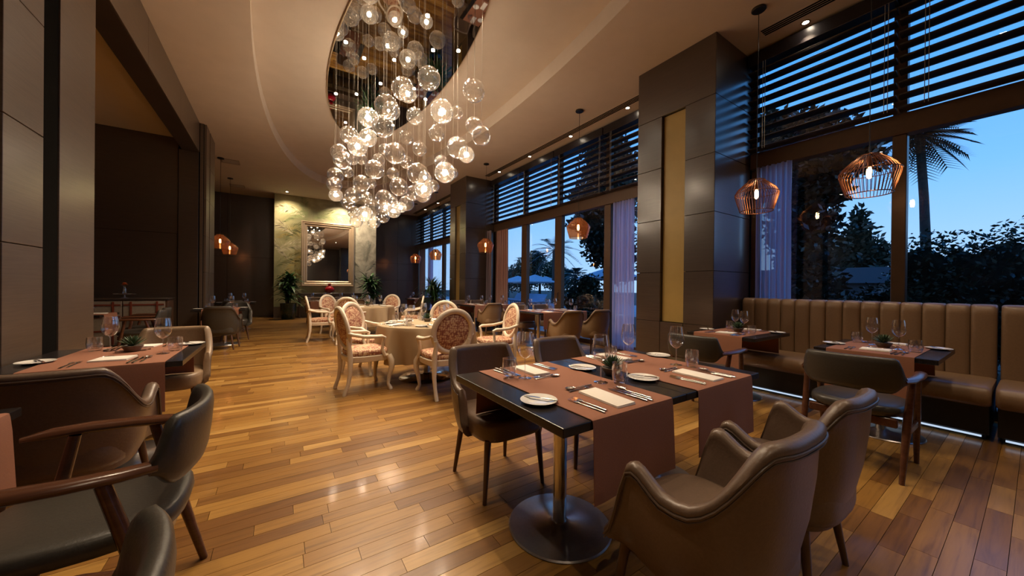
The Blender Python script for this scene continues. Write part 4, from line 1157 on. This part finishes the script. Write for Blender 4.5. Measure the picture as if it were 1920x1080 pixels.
pendant(-1.317, 12.40, 'amber glass pendant at the far left, nearer and higher in view', False)
pendant(-1.305, 14.58, 'amber glass pendant at the far left, farther and lower in view', False)

# added downlights, all out of view, to brighten the foreground and left side
for i, (x, y, e) in enumerate(((-.5, 2.2, 110), (.9, 2.6, 130), (2.5, 1.5, 85), (3.9, .3, 90), (-.4, -1.2, 80), (.8, -2.5, 80), (3.2, -1.5, 80))):
    lab = ('over the left foreground chairs', 'over the open floor in front', 'over the foreground table', 'over the banquette tables', 'over the near left corner', 'behind the camera at the left', 'behind the camera at the right')[i]
    downlight(x, y, 'added unseen ceiling downlight '+lab, e, 95)
downlight(-4.3, 8.4, 'added unseen downlight in the alcove ceiling', 10, 90, None, 4.30)  # added lamp, set out of view to light the alcove
downlight(-2.9, 3.5, 'added unseen downlight in the alcove ceiling above its near end', 14, 110, None, 4.30)  # second added alcove lamp, likewise unseen

# ================================================================== MURAL WALL THINGS
def mirror():
    y = 15.979; x0, x1, z0, z1 = .745, 2.655, 1.21, 3.77
    r = tag(empty('wall_mirror', (0, 0, 0)), 'large mirror in a stepped champagne frame on the mural wall', 'mirror')
    prof = [(0, 0), (0, -.055), (.03, -.075), (.07, -.06), (.10, -.065), (.135, -.04), (.18, -.045), (.215, -.02), (.22, 0)]
    corners = [(x0, z0, 1, 1), (x1, z0, -1, 1), (x1, z1, -1, -1), (x0, z1, 1, -1)]
    for i in range(4):
        a, b_ = corners[i], corners[(i+1) % 4]
        mb = MB(); mb.loft([[(a[0]+a[2]*d, y+dy, a[1]+a[3]*d) for d, dy in prof], [(b_[0]+b_[2]*d, y+dy, b_[1]+b_[3]*d) for d, dy in prof]])
        obj('frame_bar', mesh('frame_bar', mb, M['mirror_frame'], True, 30), r)
    obj('mirror_glass', mesh('mirror_glass', MB().box(x0+.21, x1-.21, y-.018, y-.012, z0+.21, z1-.21), M['mirror'], False), r)
mirror()
def console():
    r = tag(empty('console_shelf', (0, 0, 0)), 'dark console shelf against the mural wall under the mirror', 'console')
    obj('top', mesh('top', MB().rbox(.62, 2.98, 15.52, 15.955, .905, .945, .005, 1), M['panel'], True), r)
    for x in (.70, 1.8, 2.85): obj('leg', mesh('leg', MB().rbox(x-.03, x+.03, 15.62, 15.92, 0, .905, .004, 1), M['panel'], False), r)
    obj('apron', mesh('apron', MB().rbox(.70, 2.90, 15.56, 15.58, .78, .905, .003, 1), M['panel'], False), r)
console()
vase = MB().lathe([(.001, 0), (.085, 0), (.10, .012), (.165, .09), (.178, .14), (.165, .19), (.10, .255), (.058, .285), (.050, .33), (.062, .375), (.072, .385), (.066, .385), (.044, .33), (.05, .29), (.001, .27)], 36)
spawn([(None, mesh('red_vase', vase, M['red_glass']))], 'red_vase', (1.72, 15.72, .945), 0, 'round red vase with a narrow neck on the console below the mirror', 'vase')

def leaf_blade(mb, base, az, el, L, w, droop, rnd, seg=5, fold=.25):
    d = Vector((math.cos(az)*math.cos(el), math.sin(az)*math.cos(el), math.sin(el))); s_ = Vector((-math.sin(az), math.cos(az), 0))
    pts = []
    for k in range(seg+1):
        t = k/seg; c = base+d*L*t+Vector((0, 0, -droop*L*t*t)); ww = w*math.sin(PI*min(1, .12+.88*t)**.8)*.5
        up = Vector((0, 0, 1))*fold*ww
        pts += [c-s_*ww+up, c, c+s_*ww+up]
    fs = []
    for k in range(seg):
        for q in (0, 1): fs.append((k*3+q, k*3+q+1, (k+1)*3+q+1, (k+1)*3+q))
    mb.add(pts, fs)
def pot_plant(x, y, label, seed, h, pot_r, pot_h, canes, nl, Lr, wr, z_lo, name='potted_plant', el=(.1, 1.0), potmat='pot'):
    rnd = random.Random(seed)
    r = tag(empty(name, (x, y, 0)), label, 'plant')
    pot = MB().lathe([(.001, 0), (pot_r*.78, 0), (pot_r*.86, .02), (pot_r*.97, pot_h*.6), (pot_r, pot_h*.93), (pot_r*1.04, pot_h), (pot_r*.94, pot_h), (pot_r*.9, pot_h-.05), (.001, pot_h-.05)], 32)
    obj('pot', mesh('pot', pot, M[potmat]), r)
    lv = MB()
    for c in range(canes):
        a = 2*PI*c/canes+rnd.random(); rr = pot_r*.45*rnd.random(); top = Vector((math.cos(a)*rr*2.0, math.sin(a)*rr*2.0, h*rnd.uniform(.62, .86)))
        b0 = Vector((math.cos(a)*rr, math.sin(a)*rr, pot_h-.05))
        obj('stem', mesh('stem', MB().tube([b0, b0.lerp(top, .5)+Vector((.02, 0, 0)), top], [.018, .014, .010], 7), M['bark']), r)
        for k in range(nl):
            t = rnd.random()**.6; p = b0.lerp(top, lerp(z_lo, 1, t))
            leaf_blade(lv, p, rnd.random()*2*PI, rnd.uniform(*el), rnd.uniform(*Lr), rnd.uniform(*wr), rnd.uniform(.25, .7), rnd)
    obj('leaves', mesh('leaves', lv, M['leaf'], True, 80), r)
pot_plant(.33, 15.35, 'tall leafy plant in a green pot at the left end of the mural', 4, 2.1, .26, .58, 6, 46, (.40, .60), (.08, .12), .12)
pot_plant(3.20, 15.25, 'arching leafy plant at the right end of the mural', 6, 1.85, .24, .45, 5, 38, (.45, .70), (.07, .11), .25)
pot_plant(4.62, 12.0, 'spiky yucca palm standing before the farthest windows', 9, 1.75, .22, .42, 4, 70, (.50, .80), (.035, .06), .35, 'yucca_palm', (.0, 1.25))

# ---- sideboard in the alcove
def sideboard():
    x0, x1, y0, y1, zt = -4.2, -1.80, 9.50, 9.985, .98
    r = tag(empty('sideboard', (0, 0, 0)), 'sideboard with pale panels and red lattice strips in the dark alcove', 'sideboard')
    obj('carcass', mesh('carcass', MB().rbox(x0, x1, y0+.02, y1, .06, .945, .004, 1), M['wood_leg'], False), r)
    obj('stone_top', mesh('stone_top', MB().rbox(x0-.02, x1+.02, y0-.01, y1, .945, zt, .004, 1), M['panel'], True), r)
    obj('plinth', mesh('plinth', MB().box(x0+.05, x1-.05, y0+.06, y1, 0, .06), M['black'], False), r)
    cream = plain('cream_panel', (.26, .21, .16, 1), .6); red = plain('red_lacquer_strip', (.17, .035, .018, 1), .4)
    w = (x1-x0-.06)/4
    for k in range(4):
        a = x0+.03+k*w
        d = obj('door', mesh('door', MB().rbox(a+.008, a+w-.008, y0, y0+.02, .10, .925, .003, 1), cream, False), r)
        for zz in (.84, .62, .36): obj('lattice_strip', mesh('lattice_strip', MB().box(a+.02, a+w-.02, y0-.010, y0, zz, zz+.028), red, False), d)
        for xx in (a+.10, a+w-.13): obj('lattice_strip', mesh('lattice_strip', MB().box(xx, xx+.028, y0-.014, y0-.0005, .12, .915), red, False), d)
sideboard()
stand = MB().lathe([(.001, 0), (.07, 0), (.07, .006), (.015, .02), (.012, .06), (.02, .068), (.15, .072), (.155, .082), (.15, .08), (.001, .076)], 32)
tag(obj('cake_stand', mesh('cake_stand', stand, M['wineglass']), None, (-2.44, 9.72, .98)), 'glass cake stand on the alcove sideboard', 'cake stand')
def flower():
    r = tag(empty('flower_vase', (-2.44, 9.72, 1.062)), 'orange flower in a small glass vase on the alcove cake stand', 'flower vase')
    obj('vase', mesh('vase', MB().lathe([(.001, 0), (.03, 0), (.035, .01), (.025, .07), (.018, .12), (.026, .15)], 20), M['wineglass']), r)
    obj('stem', mesh('stem', MB().tube([(0, 0, .02), (.003, 0, .16)], .003, 6), M['leaf']), r)
    mb = MB(); rnd = random.Random(2)
    for k in range(60):
        a = k*2.4; el = lerp(-.1, 1.4, k/59); leaf_blade(mb, Vector((0, 0, .17)), a, el, .055, .022, .1, rnd, 3)
    obj('bloom', mesh('bloom', mb, plain('orange_petal', (.55, .17, .05, 1), .6)), r)
flower()

# ================================================================== OUTSIDE
struct('ground', MB().box(6.0, 90, -40, 120, -.30, -.12), plain('dusk_lawn', (.020, .030, .020, 1), .9, var=.4, scale=1.5, kind='World'))
struct('terrace', MB().box(6.0, 8.2, -6, 40, -.12, -.03), plain('terrace_paving', (.16, .15, .15, 1), .5, var=.15, scale=6, kind='World'))
UNIT = MB().ball((0, 0, 0), 1, 20, 14)
def foliage(name, blobs, nleaf, L, mat, label, cat='tree', seed=1, trunk=None, group=None, base=(0, 0, 0), core_k=.66):
    rnd = random.Random(seed); core = MB()
    r = tag(empty(name, base), label, cat, group)
    B = Vector(base); lv = MB(); tot = sum((b[3]*b[4]*b[5])**.67 for b in blobs)
    for bx, by, bz, rx, ry, rz in blobs:
        m_ = int(nleaf*(rx*ry*rz)**.67/tot)
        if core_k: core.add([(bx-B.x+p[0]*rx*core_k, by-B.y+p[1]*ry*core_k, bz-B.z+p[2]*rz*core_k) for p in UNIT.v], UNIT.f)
        for k in range(m_):
            v = Vector((rnd.gauss(0, 1), rnd.gauss(0, 1), rnd.gauss(0, 1))).normalized()*(rnd.random()**.28)*(1+.18*noise.noise(Vector((k*.37, bx, by))))
            p = Vector((bx+v.x*rx, by+v.y*ry, bz+v.z*rz))-B
            if p.z+B.z < -.1: continue
            a = rnd.random()*2*PI; el = rnd.uniform(-.6, 1.1); l_ = L*rnd.uniform(.6, 1.3)
            d = Vector((math.cos(a)*math.cos(el), math.sin(a)*math.cos(el), math.sin(el))); s_ = d.cross(Vector((rnd.random(), rnd.random(), rnd.random()))).normalized()*l_*.24
            lv.add([p, p+d*l_*.45+s_, p+d*l_, p+d*l_*.45-s_], [(0, 1, 2, 3)])
    obj('leaves', mesh('leaves', lv, mat, False), r)
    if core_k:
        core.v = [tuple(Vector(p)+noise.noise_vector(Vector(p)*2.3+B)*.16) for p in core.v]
        obj('crown_shade_core', mesh('crown_shade_core', core, M['mass']), r)  # solid dark lumps stand in for the shaded inside of the foliage
    if trunk:
        t = MB()
        for path, rad in trunk: t.tube([Vector(p)-B for p in path], rad, 8)
        obj('trunk', mesh('trunk', t, M['bark']), r)
    return r
# magnolia by the banquette window
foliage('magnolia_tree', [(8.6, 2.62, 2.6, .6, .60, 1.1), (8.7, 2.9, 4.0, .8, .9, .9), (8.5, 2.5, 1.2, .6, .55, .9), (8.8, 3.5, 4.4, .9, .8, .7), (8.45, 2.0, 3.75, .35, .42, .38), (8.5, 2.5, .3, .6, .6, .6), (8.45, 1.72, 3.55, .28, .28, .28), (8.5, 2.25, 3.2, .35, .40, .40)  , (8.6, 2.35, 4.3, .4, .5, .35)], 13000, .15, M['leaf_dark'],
        'dark glossy-leaved tree close outside the banquette window', 'tree', 3, [([(8.6, 2.9, -.2), (8.65, 2.95, 1.5), (8.6, 2.8, 3.0), (8.7, 2.9, 4.4)], [.16, .13, .09, .04]), ([(8.65, 2.9, 2.0), (8.5, 2.3, 3.2), (8.4, 1.9, 3.9)], [.07, .05, .02])], None, (8.6, 2.9, 0))
hb = []
rr = random.Random(8)
for k in range(16):
    y = 1.15-k*.42; hb.append((9.9+rr.uniform(-.2, .2), y, 1.15+rr.uniform(-.05, .05), .75, .55, 1.25+.10*k/4+rr.uniform(-.1, .1)))
for k in range(4): hb.append((9.3, 2.0-k*.25, .55, .5, .40, .75+.08*k))
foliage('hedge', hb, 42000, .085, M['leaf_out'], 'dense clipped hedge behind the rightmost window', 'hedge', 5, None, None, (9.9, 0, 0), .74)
def palm(x, y, h, label, seed, fr=26, L=1.7, tilt=.15, w=.5, lean=(0, 0), r0=.17):
    rnd = random.Random(seed); r = tag(empty('palm_tree', (x, y, -.2)), label, 'tree', 'palm trees in the garden')
    top = Vector((lean[0], lean[1], h))
    path = [Vector((0, 0, 0)), Vector((lean[0]*.15, lean[1]*.15, h*.35)), Vector((lean[0]*.5, lean[1]*.5, h*.7)), top]
    obj('trunk', mesh('trunk', MB().tube(path, [r0*1.2, r0, r0*.85, r0*.8], 10), M['bark']), r)
    lv = MB()
    for k in range(fr):
        az = k*2.399; el = lerp(-.75, 1.15, (k+.5)/fr)
        d = Vector((math.cos(az)*math.cos(el), math.sin(az)*math.cos(el), math.sin(el))); s_ = Vector((-math.sin(az), math.cos(az), 0))
        q = lambda t: top+d*L*t+Vector((0, 0, -.45*L*t*t))
        lv.tube([q(0), q(.5), q(1)], [.016, .012, .004], 4)
        for t in [i/17 for i in range(3, 18)]:
            for sg in (-1, 1):
                b0 = q(t); ll = w*(1-abs(t-.5)*.9); e = b0+s_*sg*ll*.8+d*ll*.5+Vector((0, 0, -.25*ll)); wd = d*.022
                lv.add([b0-wd, b0+wd, e], [(0, 1, 2)])
    obj('fronds', mesh('fronds', lv, M['leaf_dark'], False), r)
palm(14.0, 1.60, 5.55, 'tall fan palm with a bare trunk outside the rightmost window', 1, 44, .85, lean=(.0, .18), r0=.105, w=.6)
foliage('conifer_clump', [(40, 8.3, 5.2, 1.0, 1.2, 2.0), (40, 9.6, 4.6, 1.0, 1.2, 1.6), (40, 10.8, 4.4, 1.0, 1.3, 1.6), (40, 7.3, 4.0, 1, 1.2, 1.3), (40, 8.3, 7.0, .5, .5, 1.2), (40, 9.5, 3.0, 1.5, 4.0, 1.5)], 3500, .5, M['leaf_dark'], 'distant dark conifers seen between the near tree and the window post', 'tree', 12, [([(40, 8.3, -.2), (40, 8.3, 6)], [.3, .1])], None, (40, 9, 0))
house = tag(empty('garden_house', (30, 8, 0)), 'low house with a reddish roof beyond the garden', 'house')
obj('wall', mesh('wall', MB().box(-2, 2, -3, 3.5, -.2, 1.7), plain('house_wall', (.05, .055, .07, 1), .8), False), house)
mb = MB(); mb.loft([[(-2.5, -3.4, 1.7), (2.5, -3.4, 1.7), (0, -3.4, 2.7)], [(-2.5, 3.9, 1.7), (2.5, 3.9, 1.7), (0, 3.9, 2.7)]]); obj('roof', mesh('roof', mb, plain('roof_tile', (.045, .026, .024, 1), .9), False), house)
# garden seen through the doors
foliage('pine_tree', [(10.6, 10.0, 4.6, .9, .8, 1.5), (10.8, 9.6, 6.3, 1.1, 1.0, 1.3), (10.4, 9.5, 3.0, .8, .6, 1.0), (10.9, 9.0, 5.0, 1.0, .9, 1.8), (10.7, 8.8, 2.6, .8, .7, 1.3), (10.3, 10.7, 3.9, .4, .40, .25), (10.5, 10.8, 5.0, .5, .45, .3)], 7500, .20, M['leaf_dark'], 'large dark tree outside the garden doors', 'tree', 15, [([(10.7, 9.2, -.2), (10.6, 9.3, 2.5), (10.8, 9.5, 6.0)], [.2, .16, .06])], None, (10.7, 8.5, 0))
foliage('garden_shrub', [(10.0, 10.3, .65, .8, .75, .95), (10.3, 9.6, .6, .8, .7, .9), (10.2, 9.9, 1.3, .6, .55, .5), (9.9, 9.0, .3, .6, .6, .5)], 3200, .13, M['leaf_out'], 'rounded green shrub outside the garden doors', 'shrub', 16, None, None, (10.1, 9.4, 0))
palm(20.0, 23.4, 4.7, 'feathery palm standing between the two garden door leaves', 4, 30, 2.4, w=.75, r0=.22)
palm(26.0, 36.5, 4.6, 'slender palm at the left of the garden view', 5, 20, 1.5, w=.6, r0=.13)
palm(24.0, 30.5, 4.8, 'slender palm behind the garden trees', 6, 20, 1.5, w=.6, r0=.13)
palm(15.0, 15.6, 2.2, 'short palm beside the large dark tree', 7, 22, 1.0, w=.45, r0=.14)
foliage('garden_tree', [(24, 32.5, 2.9, 1.6, 1.7, 2.0), (24, 34.2, 2.4, 1.4, 1.6, 1.8), (24, 31.4, 4.2, 1.2, 1.2, 1.1)], 3800, .32, M['leaf_out'], 'leafy garden tree in the middle of the door view', 'tree', 21, [([(24, 32.5, -.2), (24, 32.5, 3)], [.25, .12])], None, (24, 32.5, 0))
foliage('garden_tree', [(25, 29.4, 2.5, 1.5, 1.4, 1.7), (25, 28.0, 2.0, 1.2, 1.3, 1.4)], 2600, .32, M['leaf_out'], 'lower garden tree left of the feathery palm', 'tree', 22, [([(25, 29, -.2), (25, 29, 2.5)], [.22, .12])], None, (25, 29, 0))
foliage('garden_tree', [(25, 38.5, 2.2, 1.6, 1.8, 1.7), (25, 41, 1.8, 1.5, 1.8, 1.4)], 2600, .32, M['leaf_out'], 'dark garden tree at the far left of the door view', 'tree', 23, [([(25, 38.5, -.2), (25, 38.5, 2.5)], [.22, .12])], None, (25, 38.5, 0))
can = plain('parasol_canvas', (.42, .44, .50, 1), .8)
def parasol(x, y, label, rad=1.7):
    r = tag(empty('garden_parasol', (x, y, -.12)), label, 'parasol', 'pale parasols by the pool')
    obj('pole', mesh('pole', MB().tube([(0, 0, 0), (0, 0, 2.35)], .03, 8), M['cord']), r)
    mb = MB(); n = 8
    mb.loft([[(rad*k*math.cos(2*PI*j/n+.2), rad*k*math.sin(2*PI*j/n+.2), z) for j in range(n)] for k, z in ((1, 1.78), (1.0, 1.86), (.5, 2.15), (.02, 2.42))], True, False, True)
    obj('canopy', mesh('canopy', mb, can, False), r)
for x, y, l in ((18.5, 26.8, 'pale parasol by the pool in the left door pane'), (17.5, 22.9, 'pale parasol by the pool in the middle door pane'), (22.5, 30.5, 'pale parasol farther back behind the sunbeds'), (13.5, 11.6, 'pale parasol beside the dark tree trunk'), (21.0, 25.8, 'pale parasol just left of the feathery palm')): parasol(x, y, l)
bedm = plain('sunbed_frame', (.06, .07, .09, 1), .5); cush = plain('sunbed_pad', (.22, .26, .34, 1), .8)
def sunbed(x, y, label):
    r = tag(empty('sunbed', (x, y, -.12), .4), label, 'sunbed', 'sunbeds by the pool')
    obj('frame', mesh('frame', MB().box(-.95, .95, -.33, .33, .26, .32).box(-.9, -.84, -.3, -.24, 0, .26).box(.84, .9, -.3, -.24, 0, .26).box(-.9, -.84, .24, .3, 0, .26).box(.84, .9, .24, .3, 0, .26), bedm, False), r)
    obj('pad', mesh('pad', MB().rbox(-.93, .35, -.31, .31, .32, .40, .02, 1), cush), r)
    mb = MB(); mb.rbox(0, .72, -.31, .31, 0, .08, .02, 1, Matrix.Translation((.33, 0, .34)) @ Matrix.Rotation(-.75, 4, 'Y')); obj('backrest', mesh('backrest', mb, cush), r)
for k in range(6): sunbed(16.8-.25*k, 24.5-.95*k+.2, 'sunbed by the pool, %s from the left' % ('first', 'second', 'third', 'fourth', 'fifth', 'sixth')[k])
pw, t, b, o_ = new_mat('pool_water'); b.inputs['Base Color'].default_value = (.02, .16, .22, 1); b.inputs['Roughness'].default_value = .06
wv = N(t, 'TexNoise', i_Scale=6.0, i_Detail=3.0); bump(t, b, wv.outputs['Fac'], .3, .05)
struct('pool', MB().box(9.6, 15, 11.5, 40, -.13, -.10), pw)
struct('pool_deck', MB().box(8.2, 24, 10.8, 44, -.20, -.115), plain('pool_deck_stone', (.26, .27, .30, 1), .6, var=.1, scale=3, kind='World'))
glow = emit('blue_garden_lamp', (.25, .38, 1, 1), 14)
def gardenlamp():
    r = tag(empty('garden_lamp', (14.2, 12.0, -.12)), 'blue glowing garden lamp beside the dark tree trunk', 'lamp')
    obj('post', mesh('post', MB().tube([(0, 0, 0), (0, 0, 2.1)], .03, 8), M['black']), r)
    obj('globe', mesh('globe', MB().ball((0, 0, 2.2), .11, 14, 10), glow), r)
gardenlamp()
